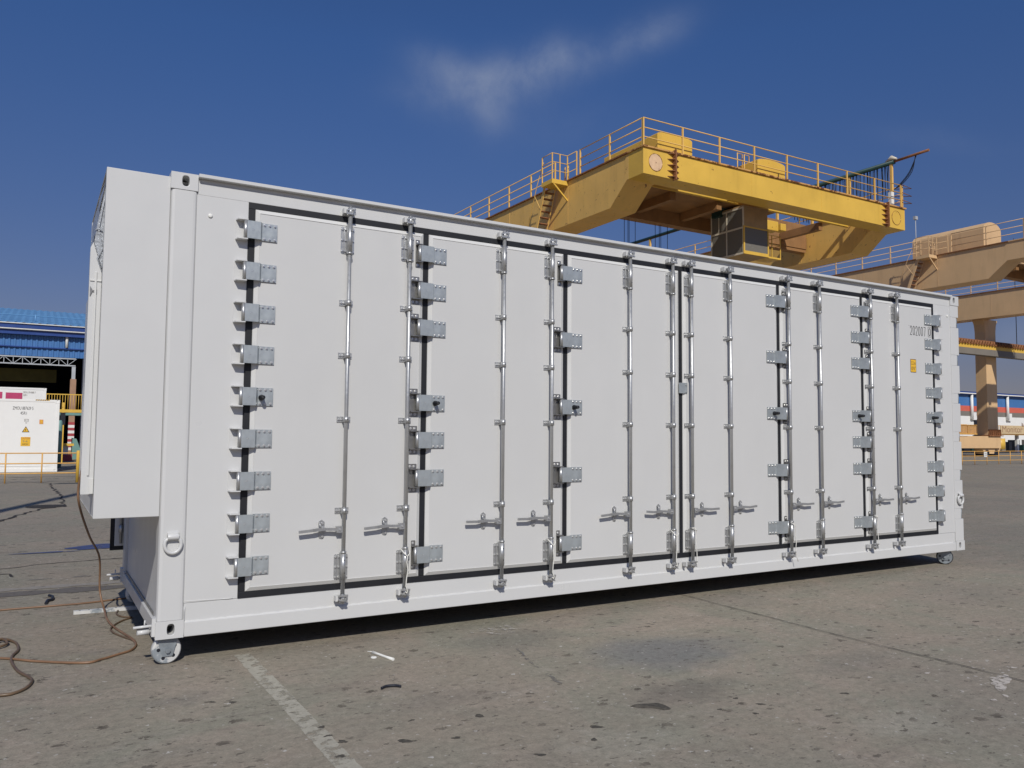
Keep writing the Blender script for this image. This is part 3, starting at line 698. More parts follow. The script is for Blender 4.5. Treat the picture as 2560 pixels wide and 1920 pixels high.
# white cords tied round lower sleeves
CORDS = [(1, 'tied round the second rod from the left', 0), (3, 'tied round the fourth rod from the left', 0), (5, 'tied round the rod left of the middle seam', 0), (6, 'tied round the rod right of the middle seam', 1), (8, 'on the ninth rod, loose end hanging clear,', 2), (10, 'round the eleventh rod from the left', 1)]
for i, lb, kd in CORDS:
    x = RX[i]; z = Z0
    if kd == 0: P = [(x-.035, -.045, .50), (x-.02, -.080, .47), (x+.006, -.084, .445), (x+.002, -.082, .40), (x+.012, -.082, .34), (x+.002, -.082, .28), (x-.004, -.084, .22), (x+.012, -.084, .18), (x+.004, -.084, .165), (x-.006, -.084, .178)]; Q = [(x+.035, -.045, .495), (x+.028, -.078, .47), (x+.006, -.086, .445)]
    elif kd == 1: P = [(x-.025, -.066, .515), (x, -.082, .512), (x+.026, -.072, .49), (x+.030, -.068, .44), (x+.026, -.068, .36), (x+.034, -.068, .28), (x+.036, -.07, .20), (x+.022, -.078, .16), (x+.02, -.07, .175)]; Q = [(x-.025, -.066, .505), (x, -.084, .50), (x+.026, -.072, .485)]
    else: P = [(x-.03, -.064, .50), (x, -.084, .475), (x+.03, -.074, .43), (x+.03, -.07, .36), (x+.046, -.07, .30), (x+.036, -.07, .22), (x+.05, -.07, .14), (x+.065, -.074, .09)]; Q = [(x-.03, -.064, .495), (x, -.086, .482), (x+.026, -.076, .45)]
    mb = MB(); mb.tube(P, .0042, 6); mb.tube(Q, .0042, 6)
    solo('cord', Zb(mb), ROPE, 'thin white cord '+lb+' of the container', 'cord', 'white cords tied to the lock rods')

# ------------------------------------------------------------------ hoses, scraps and bits on the yard
def smooth(P, k=6):
    P = [Vector((*p, 0)) if len(p) == 2 else Vector(p) for p in P]; out = []
    for i in range(len(P)-1):
        a = P[max(i-1, 0)]; b_ = P[i]; c_ = P[i+1]; d_ = P[min(i+2, len(P)-1)]
        for j in range(k):
            t = j/k; out.append(.5*((2*b_)+(c_-a)*t+(2*a-5*b_+4*c_-d_)*t*t+(3*b_-a-3*c_+d_)*t**3))
    out.append(P[-1]); return out
def hose(pts, r_, mat, label, z=None):
    P = smooth([(p[0], p[1], r_+.001) if len(p) == 2 else p for p in pts])
    solo('hose', MB().tube(P, r_, 8), mat, label, 'hose')
hose([(-1.9, 1.2), (-1.3, .98), (-.89, .72), (-.67, .51), (-.40, .32), (-.29, .36), (-.17, .45), (-.09, .52), (-.045, .66), (-.05, .84), (-.10, 1.12), (-.14, 1.35), (-.17, 1.62, .02), (-.17, 1.95, .04), (-.20, 2.10, .18), (-.22, 2.0, .48), (-.33, 1.5, .72), (-.43, 1.05, 1.0), (-.445, 1.0, 1.16), (-.41, .9, 1.4)],
     .0085, HOSE, 'brown hose hanging from the duct box and looping over concrete by the corner caster')
hose([(-1.9, 2.46), (-.95, 2.485), (-.49, 2.47), (-.25, 2.475), (.05, 2.54), (.6, 2.6)], .008, HOSE, 'thin straight orange brown hose running under the far corner of the container')
hose([(-1.6, .5), (-1.1, -.15), (-.86, -.21), (-.79, -.20), (-.73, -.12), (-.70, .02), (-.72, .13), (-.78, .31), (-.82, .57), (-.82, .74), (-.79, .88), (-.79, 1.01), (-.81, 1.15), (-.87, 1.24, .02), (-.95, 1.2, .02), (-.93, 1.05, .02), (-.89, 1.04, .02), (-.86, 1.12, .02), (-.9, 1.23, .03), (-1.0, 1.2), (-1.5, 1.4)],
     .0095, HOSED, 'coiled brown hose at the left edge of the concrete, its loops crossing')
hose([(-.04, .8), (-.14, 1.08), (-.17, 1.25, .014), (-.13, 1.42), (-.06, 1.56), (.02, 1.66), (-.05, 1.72), (-.08, 1.88), (-.03, 2.06), (.06, 2.1)], .007, HOSED, 'dark thin hose curling into the shadow beneath the container end')
mb = MB(); mb.box(-.40, .30, 2.015, 2.065, 0.002, .03)
for i in range(9): mb.box(-.36+i*.07, -.345+i*.07, 2.03, 2.045, .0302, .0312, 1)
mb.v = [(x, y-.06*(x+.4), z) for x, y, z in mb.v]
solo('perforated_bar', mb, [CASTW, INK], 'long pale perforated steel bar lying on the concrete by the container end', 'steel bar', bev=.003)
mb = MB(); P = [(1.40, -.365), (1.42, -.43), (1.44, -.52), (1.462, -.60)]
mb.tube([(*p, .008) for p in P], [.013, .009, .009, .011], 8); solo('stick', mb, WHITEP, 'short white plastic stick lying on the sunlit concrete before the container', 'stick')
mb = MB(); mb.tube([(1.368, -.47, .0), (1.368, -.47, .006)], [.022, .020], 20); solo('cap', mb, WHITEP, 'small round white cap lying beside the white stick', 'cap')
mb = MB(); mb.tube([(1.385, -.30, .003), (1.43, -.335, .003)], .003, 6); solo('cable_tie', mb, WHITEP, 'tiny white sliver just behind the white stick', 'sliver')
mb = MB(); P = smooth([(1.15, -1.175, .012), (1.19, -1.155, .014), (1.24, -1.165, .014), (1.27, -1.195, .012)], 4); mb.tube(P, .008, 6); solo('rubber_strip', mb, BLACK, 'short bent black rubber strip on the concrete', 'rubber strip')
mb = MB(); P = smooth([(-.60, 2.6, .012), (-.585, 2.72, .016), (-.55, 2.76, .016), (-.54, 2.9, .014), (-.57, 3.0, .012)], 4); mb.tube(P, .013, 6); solo('rubber_strip', mb, BLACK, 'curled dark rubber offcut near the pale perforated bar', 'rubber strip')
def scrap(cx, cy, rx, ry, rot, label, cat='scrap', hgt=.012, mat=SCRAP):
    k = 18; mb = MB(); ph = random.uniform(0, 6)
    O_ = []; I_ = []
    for i in range(k):
        a = 2*math.pi*i/k; q = 1+.22*math.sin(2*a+ph)+.2*math.sin(3*a+2*ph)+random.uniform(-.22, .22)
        x, y = rx*q*math.cos(a), ry*q*math.sin(a); X, Y = x*math.cos(rot)-y*math.sin(rot), x*math.sin(rot)+y*math.cos(rot)
        O_.append((cx+X, cy+Y, 0.001)); I_.append((cx+X*.8, cy+Y*.8, hgt*random.uniform(.7, 1.1)))
    mb.add(O_+I_, [(i, (i+1) % k, k+(i+1) % k, k+i) for i in range(k)]+[tuple(range(k, 2*k)), tuple(reversed(range(k)))])
    solo('rubber_scrap', mb, mat, label, cat, 'dark scraps on the concrete')
scrap(2.41, -2.225, .085, .045, -.55, 'largest dark oval scrap lying on the open concrete')
for x, y, a, b_, r_ in ((.60, -2.04, .03, .016, -.4), (.63, -1.75, .022, .016, .5), (.64, -1.61, .022, .014, 0), (.67, -1.86, .03, .018, -.7), (1.46, -1.87, .035, .02, -.8), (.95, -2.01, .04, .02, -.5),
                        (1.93, -2.33, .045, .016, -.4), (1.81, -2.47, .02, .016, .2), (1.46, -2.5, .03, .014, -.5), (3.61, -2.61, .025, .016, -.4), (-.32, .34, .025, .016, .4),
                        (2.95, -2.35, .02, .012, -.3), (3.0, -2.5, .03, .012, -.5), (2.85, -2.6, .018, .012, -.5), (2.72, -2.45, .02, .01, -.4), (1.2, -2.1, .025, .014, -.4), (1.1, -1.75, .018, .01, .3), (.31, -.97, .02, .016, .3), (.2, -.9, .025, .014, -.4)):
    scrap(x, y, a, b_, r_, 'small dark flake of rubber pressed on the concrete', hgt=.003)

# ------------------------------------------------------------------ gantry cranes
def V(x, y, z): return (x, y, z+Z0)
def rail_run(p0, p1, n_, hts, pr=.032, parent=None, mat=CY, name='guard_rail', post=.07, ext=0):
    p0, p1 = Vector(p0), Vector(p1); mb = MB()
    for h_ in hts: mb.cyl(p0+Vector((0, 0, h_)), p1+Vector((0, 0, h_)), pr*.8, seg=6)
    for i in range(n_+1):
        p = p0.lerp(p1, i/n_); mb.bar(p, p+Vector((0, 0, hts[0])), post, post)
    return part(name, mb, mat, parent)
def crane(dx, paintm, litm, label, near):
    X0 = 22.5+dx
    t = thing('gantry_crane', label, 'gantry crane', (X0+9, 50, 0), 'gantry cranes over the yard')
    yf, yb_ = 22.0, 78.0
    for k, gx in enumerate((X0, X0+17.7)):
        prof = [(yf+1.05, 14.5), (yf+1.05, 13.28), (yf+1.2, 13.27), (yf+2.46, 12.24), (yb_-2.46, 12.24), (yb_-1.05, 13.3), (yb_-1.05, 14.5)]
        mb = MB(); mb.prism([(y, z+Z0) for y, z in prof], 'x', gx, gx+1.55)
        for y in [28.0+6*j for j in range(8)]: mb.box(gx-.012, gx, y, y+.02, 12.3+Z0, 14.46+Z0)
        gd = part('main_girder', mb, paintm, t, .02)
        mb = MB(); mb.box(gx-.10, gx+1.65, yf+1.06, yb_-1.06, 14.5+Z0, 14.56+Z0); part('girder_flange', mb, CRUST, gd)
    mats = [litm, CRUST, PALE]
    for ya in (yf, yb_-1.05):
        mb = MB(); mb.box(X0, X0+19.25, ya, ya+1.05, 13.28+Z0, 14.5+Z0)
        for xs in (6.9, 12.1): mb.box(X0+xs, X0+xs+.018, ya-.009, ya, 13.3+Z0, 14.48+Z0)
        e = part('end_beam', mb, litm, t, .015)
        mb = MB(); mb.box(X0-.06, X0+19.31, ya-.08, ya+1.08, 14.5+Z0, 14.57+Z0); part('beam_flange', mb, RUSTY if near else paintm, e)
        for xs in (1.78, 17.5):
            mb = MB(); x = X0+xs; mb.box(x-.03, x+.03, ya-.24, ya+.001, 13.22+Z0, 14.62+Z0)
            for j in range(5):
                z = 13.36+j*.27+Z0
                for sg in (-1, 1): mb.prism([(x+sg*.03, ya), (x+sg*.36, ya), (x+sg*.03, ya-.20)], 'z', z, z+.025)
            for j in range(8): mb.tube([(x-.04, ya-.15, 13.32+j*.165+Z0), (x+.04, ya-.15, 13.32+j*.165+Z0)], .025, 6)
            part('splice_plate', mb, CRUST, e)
        for xs, mt in ((.72, PALE), (18.45, litm)):
            mb = MB(); mb.tube([V(X0+xs, ya, 13.89), V(X0+xs, ya-.012, 13.89)], .40, 28, 0, False)
            mb2 = MB(); P = [V(X0+xs+.40*math.cos(a*.21), ya-.014, 13.89+.40*math.sin(a*.21)) for a in range(0, 30)]; mb2.tube(P, [.012*random.uniform(.3, 1.6) for _ in P], 5)
            c_ = part('access_cover', mb, mt, e); part('rust_ring', mb2, CRUST, c_)
    zt = 14.57+Z0; hts = (1.31, .86, .43)
    rail_run((X0+.05, yf+.05, zt), (X0+19.0, yf+.05, zt), 8, hts, parent=t, mat=paintm)
    rail_run((X0+.05, yf+.1, zt), (X0+.05, yf+5.0, zt), 2, hts, parent=t, mat=paintm)
    rail_run((X0+.05, yf+7.3, zt), (X0+.05, yb_-.2, zt), 20, hts, parent=t, mat=paintm)
    rail_run((X0+19.2, yf+.1, zt), (X0+19.2, yb_-.2, zt), 23, hts, parent=t, mat=paintm)
    # access platform with a cage and stair on the outer side
    mb = MB(); mb.box(X0-1.0, X0-.005, yf+6.0, yf+7.0, 14.28+Z0, 14.50+Z0); pf = part('access_platform', mb, litm if near else paintm, t)
    mb = MB()
    for (x, y) in ((X0-.97, yf+6.03), (X0-.97, yf+6.97), (X0-.5, yf+6.03), (X0-.03, yf+6.03), (X0-.03, yf+5.2)): mb.bar(V(x, y, 14.5), V(x, y, 15.85), .05, .05)
    for z in (15.85, 15.4, 14.95): mb.tube([V(X0-.03, yf+5.2, z), V(X0-.03, yf+6.03, z), V(X0-.97, yf+6.03, z), V(X0-.97, yf+6.97, z)], .022, 6)
    for y in (6.3, 6.6): mb.tube([V(X0+.2, yf+y, 14.5), V(X0+.2, yf+y, 15.3), V(X0+.3, yf+y+.12, 15.5), V(X0+.4, yf+y+.25, 15.3), V(X0+.4, yf+y+.25, 14.5)], .03, 6)
    part('platform_railing', mb, paintm, pf)
    mb = MB(); mb.bar(V(X0-.9, yf+6.05, 14.3), V(X0, yf+6.05, 13.5), .07, .07); part('platform_brace', mb, litm, pf)
    mb = MB(); y0, z0 = yf+6.95, 14.35; dy, dz = .30, -.215
    for k in range(22):
        y = y0+.04+k*.115; z = z0-.30-k*.30; mb.box(X0-.80, X0-.22, y-.02, y+.20, z+Z0, z+.04+Z0, 1)
    for x in (X0-.82, X0-.20): mb.bar(V(x, y0, z0), V(x, y0+22*.115+.05, z0-22*.30), .04, .2)
    mb.tube([V(X0-.84, y0+.1, z0+1.3), V(X0-.84, y0+.75, z0+.2), V(X0-.84, y0+22*.115+.7, z0-22*.30+.9)], .022, 6)
    for k in (3, 9, 15, 21): mb.cyl(V(X0-.84, y0+.05+k*.115, z0-.2-k*.3), V(X0-.84, y0+.62+k*.115, z0-.10-k*.3+.72), .02, seg=6)
    part('stairway', mb, [paintm, CRUST], t)
    # machinery trolley between the girders
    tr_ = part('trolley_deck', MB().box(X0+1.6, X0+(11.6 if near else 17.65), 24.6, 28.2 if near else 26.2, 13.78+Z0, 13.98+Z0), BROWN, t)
    part('deck_edge', MB().box(X0+1.62, X0+17.6, 24.50, 24.59, 13.76+Z0, 14.0+Z0), litm, tr_)
    yq = 27.55 if near else 25.6
    mb = MB(); mb.box(X0+1.6, X0+17.65, yq, yq+.58, 13.06+Z0, 13.775+Z0)
    if near: mb.box(X0+11.65, X0+17.64, 27.6, 28.1, 12.85+Z0, 13.055+Z0).box(X0+11.65, X0+17.64, 27.6, 28.1, 13.78+Z0, 14.6+Z0)
    for x in (X0+4, X0+7.2, X0+15.2): mb.box(x, x+.35, 24.7, yq-.05, 13.35+Z0, 13.77+Z0)
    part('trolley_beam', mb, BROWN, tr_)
    mb = MB(); mb.cyl(V(X0+8.3, 25.8, 13.85), V(X0+9.4, 25.8, 13.85), .34, seg=18); mb.box(X0+8.2, X0+9.5, 25.5, 26.1, 13.3+Z0, 13.77+Z0); part('hoist_motor', mb, GREEN, tr_)
    mb = MB(); mb.box(X0+12.25, X0+13.15, 25.8, 26.4, 13.2+Z0, 13.77+Z0); mb.box(X0+13.35, X0+13.8, 25.8, 26.3, 13.3+Z0, 13.72+Z0); part('equipment_box', mb, CYL, tr_, .04)
    for x in (3.67, 3.92, 4.0, 4.42, 5.83, 6.12, 6.23, 6.71) if near else (): part('hoist_rope', MB().cyl(V(X0+x, 28, 13.1), V(X0+x, 28, 5.8 if near else 10.2), .016, seg=5), BLACK, tr_)
    if near:
        mb = MB(); mb.box(X0+3.4, X0+7.0, 26.6, 29.4, 5.2+Z0, 5.8+Z0); part('spreader', mb, CYL, tr_, .03)
    # operator cab
    x0, x1, y0, y1, za, zb = X0+8.42, X0+10.28, 24.0, 26.35, 11.0, 13.6
    cb = part('operator_cab', MB().box(x0+.03, x1-.03, y0+.03, y1-.03, za+Z0, za+.10+Z0).box(x0, x1, y0, y1, 13.5+Z0, zb+Z0).box(x1-.05, x1, y0+.05, y1, za+.1+Z0, 13.5+Z0).box(x0+.06, x1-.05, y1-.05, y1, za+.1+Z0, 13.5+Z0).box(x0+.06, x1-.05, y0, y0+.04, 12.48+Z0, 13.5+Z0), CABW, t, .01)
    mb = MB()
    for y in (y0, y0+1.17, y1-.05): mb.box(x0-.01, x0+.05, y, y+.07, za+Z0, 13.5+Z0)
    mb.box(x0-.01, x0+.05, y0+1.75, y0+1.80, 12.42+Z0, 13.5+Z0)
    for z in (za, 12.36, 13.42): mb.box(x0-.014, x0+.046, y0+.01, y1-.01, z+Z0, z+.09+Z0)
    part('window_frame', mb, CABT, cb)
    mb = MB(); mb.box(x0+.03, x1-.02, y0-.04, y0+.02, za+Z0, za+.17+Z0); mb.box(x0-.012, x0+.07, y0-.035, y0+.03, za+Z0, 12.5+Z0); mb.box(x1-.08, x1, y0-.035, y0+.03, za+.17+Z0, 12.5+Z0); mb.box(x0+.07, x1-.08, y0-.03, y0+.03, 12.42+Z0, 12.49+Z0)
    part('window_frame', mb, litm, cb)
    part('window_pane', MB().box(x0+.015, x0+.025, y0+.05, y1-.04, za+.09+Z0, 13.42+Z0), GLASS, cb)
    part('window_pane', MB().box(x0+.07, x1-.08, y0-.005, y0+.005, za+.17+Z0, 12.42+Z0), GLASS, cb)
    mb = MB(); mb.box(x0+.7, x0+1.2, y0+1.0, y0+1.5, za+.5+Z0, za+.62+Z0); mb.box(x0+.7, x0+1.2, y0+1.42, y0+1.55, za+.6+Z0, za+1.35+Z0); mb.box(x0+.3, x0+.6, y0+.4, y0+.9, za+.1+Z0, za+.75+Z0); mb.box(x0+.85, x0+1.05, y0+1.15, y0+1.35, za+.1+Z0, za+.5+Z0)
    part('operator_seat', mb, BLACK, cb, .03)
    mb = MB(); mb.box(x1+.01, x1+.95, y0, y0+.08, za+Z0, za+.07+Z0); mb.box(x1+.01, x1+.95, y0, y0+.9, za-.02+Z0, za+.0+Z0)
    for (x, y) in ((x1+.95, y0+.03), (x1+.95, y0+.85), (x1+.3, y0+.03)): mb.bar(V(x, y, za), V(x, y, za+1.25), .04, .04)
    for z in (.75, 1.25): mb.tube([V(x1+.05, y0+.03, za+z), V(x1+.95, y0+.03, za+z), V(x1+.95, y0+.85, za+z)], .018, 6)
    part('cab_landing', mb, litm, cb)
    # legs, sills and bogies
    for gx in (X0+.1, X0+18.55):
        for y in (35.05, 64.0):
            mb = MB(); mb.box(gx, gx+1.65, y, y+.98, 1.72+Z0, 11.5+Z0)
            mb.prism([(gx-.35, 12.24+Z0), (gx+2.0, 12.24+Z0), (gx+2.0, 12.15+Z0), (gx+1.78, 11.8+Z0), (gx+1.65, 11.1+Z0), (gx, 11.1+Z0), (gx-.13, 11.8+Z0), (gx-.35, 12.15+Z0)], 'y', y+.005, y+.975)
            lg = part('leg', mb, paintm, t, .02)
            mb = MB()
            for k in range(6): mb.prism([(gx-.01+k*.32, 1.72+Z0), (gx+.06+k*.32, 1.72+Z0), (gx+.03+k*.32, 2.25+Z0)], 'y', y-.26, y-.002)
            mb.box(gx-.3, gx+1.95, y-.3, y+1.25, 1.64+Z0, 1.72+Z0); part('base_plate', mb, CRUST, lg)
    for y in (34.9, 63.9):
        sl_ = part('sill_beam', MB().box(X0+.1 if not near else X0, X0+20.3, y, y+1.2, .56+Z0, 1.64+Z0), litm, t, .02)
        for gx in (X0+1.0, X0+17.6):
            mb = MB(); mb.prism([(gx, .56+Z0), (gx+3.0, .56+Z0), (gx+2.6, .05+Z0), (gx+.4, .05+Z0)], 'y', y+.2, y+1.0)
            bg_ = part('bogie', mb, litm, sl_, .02)
            for wx in (.7, 2.2): part('wheel', MB().tube([V(gx+wx, y+.12, .12), V(gx+wx, y+1.08, .12)], .30, 18), BLACK, bg_)
        mb = MB(); mb.cyl(V(X0+20.9, y+.5, .45), V(X0+20.9, y+.5, 1.45), .5, seg=18); part('cable_drum', mb, CYL, sl_)
    return t, X0
cr1, X1 = crane(0, CY, CYL, 'bright yellow gantry crane with an operator cab, towering behind the grey container', True)
cr2, X2 = crane(32.1, CB, CB, 'faded tan gantry crane standing farther right, behind the bright yellow crane', False)
# what differs between them
def arch_box(name, x0, x1, y0, y1, z0, z1, rise, mat, parent, along='y'):
    P = [(x0, z0), (x1, z0), (x1, z1-rise)]
    for i in range(1, 12): a = math.pi*i/12; P.append(((x0+x1)/2+(x1-x0)/2*math.cos(a), z1-rise+rise*math.sin(a)))
    P.append((x0, z1-rise)); mb = MB(); mb.prism([(x, z+Z0) for x, z in P], 'y', y0, y1)
    return part(name, mb, mat, parent)
arch_box('electric_cabinet', 24.07, 26.26, 22.85, 27.0, 14.58, 15.86, .16, CYL, cr1); arch_box('electric_cabinet', 30.75, 32.81, 22.85, 25.2, 14.58, 15.80, .16, CYL, cr1)
mb = MB()
for x in (29.9, 30.4): mb.tube([V(x, 23.4, 14.57), V(x, 23.4, 15.6), V(x+.2, 23.6, 16.1), V(x+.75, 23.8, 16.2), V(x+.8, 23.8, 14.6)], .03, 6)
mb.box(30.0, 30.9, 23.6, 24.6, 14.6+Z0, 15.2+Z0); part('access_ladder', mb, CY, cr1)
mb = MB(); mb.box(41.0, 41.25, 22.3, 22.5, 14.6+Z0, 15.5+Z0); part('white_cabinet', mb, WHITEP, cr1)
bm_ = part('festoon_boom', MB().cyl(V(41.5, 20.3, 17.42), V(41.5, 22.6, 17.38), .075, seg=10), CRUST, cr1)
part('festoon_pipe', MB().cyl(V(41.5, 22.4, 17.36), V(41.5, 60, 17.4), .13, seg=10), GREEN, cr1)
mb = MB(); mb.tube([V(41.5, 22.25, 17.5), V(41.5, 22.55, 17.62), V(41.5, 22.95, 17.5)], [.05, .16, .05], 8); part('lamp', mb, CABT, cr1)
for y in (22.6, 25.4, 28.2, 31, 37, 44): part('boom_post', MB().bar(V(41.5, y, 14.57), V(41.5, y, 17.3), .14, .14), CY, cr1)
for i in range(30):
    y = 22.75+i*.235+random.uniform(-.06, .06); d_ = random.uniform(1.5, 2.3); wv = random.uniform(.05, .12)
    P = smooth([V(41.5, y, 17.28), V(41.5+random.uniform(-.08, .08), y+.03, 17.2-d_*.5), V(41.5, y+wv*.5, 17.2-d_), V(41.5+random.uniform(-.08, .08), y+wv, 17.2-d_*.5), V(41.5, y+wv, 17.28)], 3)
    part('festoon_cable', MB().tube(P, .022, 5), BLACK, cr1)
for k in (0, .09, .2): part('festoon_cable', MB().tube(smooth([V(41.5, 21.05+k*.3, 17.32), V(41.5, 21.5-k*.9, 16.5), V(41.5, 22.1-k, 15.95), V(41.5, 22.45, 15.75)], 4), .022, 5), BLACK, cr1)
mb = MB()
for z in (15.88, 15.43, 15.0): mb.tube([V(41.5, 21.95, z), V(42.6, 22.1, z), V(41.6, 22.9, z)], .022, 6)
part('guard_rail', mb, CRUST, cr1)
# crane two: machine house, mast lamp, hanging cable chain
arch_box('machine_house', X2+1.1, X2+3.3, 25.3, 30.6, 14.75, 16.62, .55, CB, cr2)
mb = MB(); mb.cyl(V(56, 30.5, 14.6), V(56, 30.5, 17.95), .03, seg=6); mb.box(55.85, 56.15, 30.4, 30.6, 17.9+Z0, 18.15+Z0); part('mast_lamp', mb, SIL, cr2)
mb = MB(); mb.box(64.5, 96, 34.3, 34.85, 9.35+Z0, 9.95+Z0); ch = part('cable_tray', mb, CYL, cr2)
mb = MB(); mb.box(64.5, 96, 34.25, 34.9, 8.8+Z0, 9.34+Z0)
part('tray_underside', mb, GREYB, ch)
mb = MB()
for i in range(75):
    x = 64.6+i*.42; P = [V(x, 34.2, 10.05), V(x+.1, 34.2, 9.72), V(x+.2, 34.2, 9.68), V(x+.3, 34.2, 9.74), V(x+.38, 34.2, 10.05)]; mb.tube(P, .055, 5)
mb.box(64.5, 96, 34.28, 34.6, 9.96+Z0, 10.12+Z0); part('cable_chain', mb, CRUST, ch)
mb = MB(); mb.box(74.0, 77.0, 34.2, 35.4, 9.95+Z0, 10.02+Z0); mb.cyl(V(76.9, 34.3, 9.9), V(76.9, 34.3, 20), .035, seg=6); part('service_platform', mb, BLACK, cr2)

# ------------------------------------------------------------------ left: reefers, fence, warehouse
def reefer(x1, y0, ln, ht, z0, label, dp=2.44):
    t = thing('reefer_container', label, 'container', (x1-ln/2, y0+dp/2, z0), 'white reefer containers behind the fence')
    x0 = x1-ln
    bd = part('body', MB().box(x0+.02, x1-.02, y0+.012, y0+dp-.012, z0+.03, z0+ht-.02), REEF, t)
    mb = MB(); mb.box(x0+.16, x1-.16, y0, y0+.06, z0, z0+.13); mb.box(x0+.16, x1-.16, y0, y0+.06, z0+ht-.09, z0+ht); mb.box(x0+.005, x0+.16, y0+.003, y0+.1, z0+.11, z0+ht-.12); mb.box(x1-.12, x1-.005, y0+.003, y0+.1, z0+.11, z0+ht-.12)
    mb.box(x0+.2, x1-.28, y0-.004, y0+.012, z0+.225, z0+.24)
    part('frame', mb, REEF, t, .006)
    for x in (x0, x1-.162):
        for z in (z0, z0+ht-.118):
            part('corner_casting', casting(x, x+.162, y0-.004, y0+.16, z, z+.118, (x+.08, z+.06, .03, .04)), [REEF, INK], t, .006)
    return t, bd
t, bd = reefer(.05, 30.3, 12.19, 2.79, 0.0, 'white reefer container lettered ZMOU, with yellow warning signs, behind the yellow pipe fence')
yy = 30.3+.008
text_fit('container_number', 'ZMOU 887629 5', -1.52, -.84, yy, 2.205+Z0, 2.325+Z0, INK, t); text_fit('container_number', '45R1', -1.26, -1.05, yy, 2.02+Z0, 2.135+Z0, INK, t)
mb = MB()
for a in ((-1.12, -1.11, 1.75, 1.85), (-.99, -.98, 1.75, 1.85), (-1.11, -.99, 1.75, 1.757), (-1.11, -.99, 1.843, 1.85)): mb.box(a[0], a[1], yy-.002, yy, a[2]+Z0, a[3]+Z0)
part('plate_mark', mb, GREYB, t); text_fit('plate_text', 'R17', -1.095, -1.0, yy, 1.775+Z0, 1.825+Z0, GREYB, t); text_fit('plate_text', '87', -1.08, -1.02, yy, 1.675+Z0, 1.72+Z0, GREYB, t)
mb = MB(); mb.box(-.62, -.49, yy-.003, yy, 1.665+Z0, 1.835+Z0); mb.box(-.61, -.50, yy-.005, yy-.003, 1.675+Z0, 1.825+Z0, 1); part('sticker', mb, [ORNG, STKY], t)
text_fit('sticker_text', '2.9', -.60, -.51, yy-.006, 1.76+Z0, 1.81+Z0, ORNG, t); text_fit('sticker_text', "9'6", -.60, -.51, yy-.006, 1.69+Z0, 1.74+Z0, ORNG, t)
mb = MB(); mb.prism([(-1.185, 1.345+Z0), (-.935, 1.345+Z0), (-1.06, 1.575+Z0)], 'y', yy, yy-.003); mb.prism([(-1.15, 1.365+Z0), (-.97, 1.365+Z0), (-1.06, 1.535+Z0)], 'y', yy-.003, yy-.005, 1); mb.prism([(-1.075, 1.46+Z0), (-1.045, 1.46+Z0), (-1.06, 1.42+Z0), (-1.05, 1.42+Z0), (-1.07, 1.38+Z0), (-1.07, 1.41+Z0), (-1.085, 1.41+Z0)], 'y', yy-.005, yy-.006, 2)
part('warning_triangle', mb, [STKB, STKY, INK], t)
mb = MB(); mb.box(-1.21, -.895, yy-.003, yy, .815+Z0, 1.16+Z0); part('caution_sign', mb, STKY, t)
text_fit('sign_text', 'CAUTION', -1.20, -.905, yy-.004, 1.07+Z0, 1.145+Z0, REDP, t); text_fit('sign_text', '9-6', -1.145, -.985, yy-.004, .96+Z0, 1.035+Z0, GREYB, t); text_fit('sign_text', 'HIGH', -1.15, -.965, yy-.004, .845+Z0, .925+Z0, INK, t)
mb = MB()
for i in range(6): x = -.78+i*.075; mb.add([(x, yy-.014, 2.575+Z0), (x+.04, yy-.014, 2.575+Z0), (x+.075, yy-.014, 2.61+Z0), (x+.035, yy-.014, 2.61+Z0)], [(0, 1, 2, 3)], 0)
mb2 = MB().box(-.78, -.30, yy-.013, yy-.011, 2.574+Z0, 2.611+Z0); part('hazard_strip', mb2, STKY, t); part('hazard_mark', mb, INK, t)
mb = MB().box(-8.5, -.3, 37.6, 42.5, 0, .66+Z0); solo('loading_dock', mb, patchy('dock', (.25, .24, .22), .9), 'low concrete loading dock behind the white containers', 'loading dock')
t2, bd2 = reefer(-.36, 38.0, 6.06, 2.75, .66+Z0, 'white reefer container with magenta panels standing behind the ZMOU container')
yy = 38.0+.006; k = 43.94/41.94
def sc(x, z, Y0=36.0, Y1=38.0): k_ = (Y1+5.94)/(Y0+5.94); return -.743+(x+.743)*k_, 1.39+(z-1.39)*k_
a, z1_ = sc(-1.93, 3.10); b_, z2_ = sc(-1.30, 2.40)
mb = MB(); mb.box(a, b_, yy-.004, yy, z2_+Z0, z1_-.02+Z0); mb.box(a-1.0, a-.13, yy-.004, yy, z2_+Z0, z1_+.0+Z0); part('magenta_panel', mb, PINK, t2)
a, z1_ = sc(-1.27, 3.15); b_, z2_ = sc(-.80, 3.08); text_fit('container_number', 'SEGU 591888 7', a, b_, yy-.002, z2_-.01+Z0, z1_+Z0, GREYB, t2); text_fit('container_number', '22R1', a, a+.16, yy-.002, z2_-.14+Z0, z2_-.055+Z0, GREYB, t2)
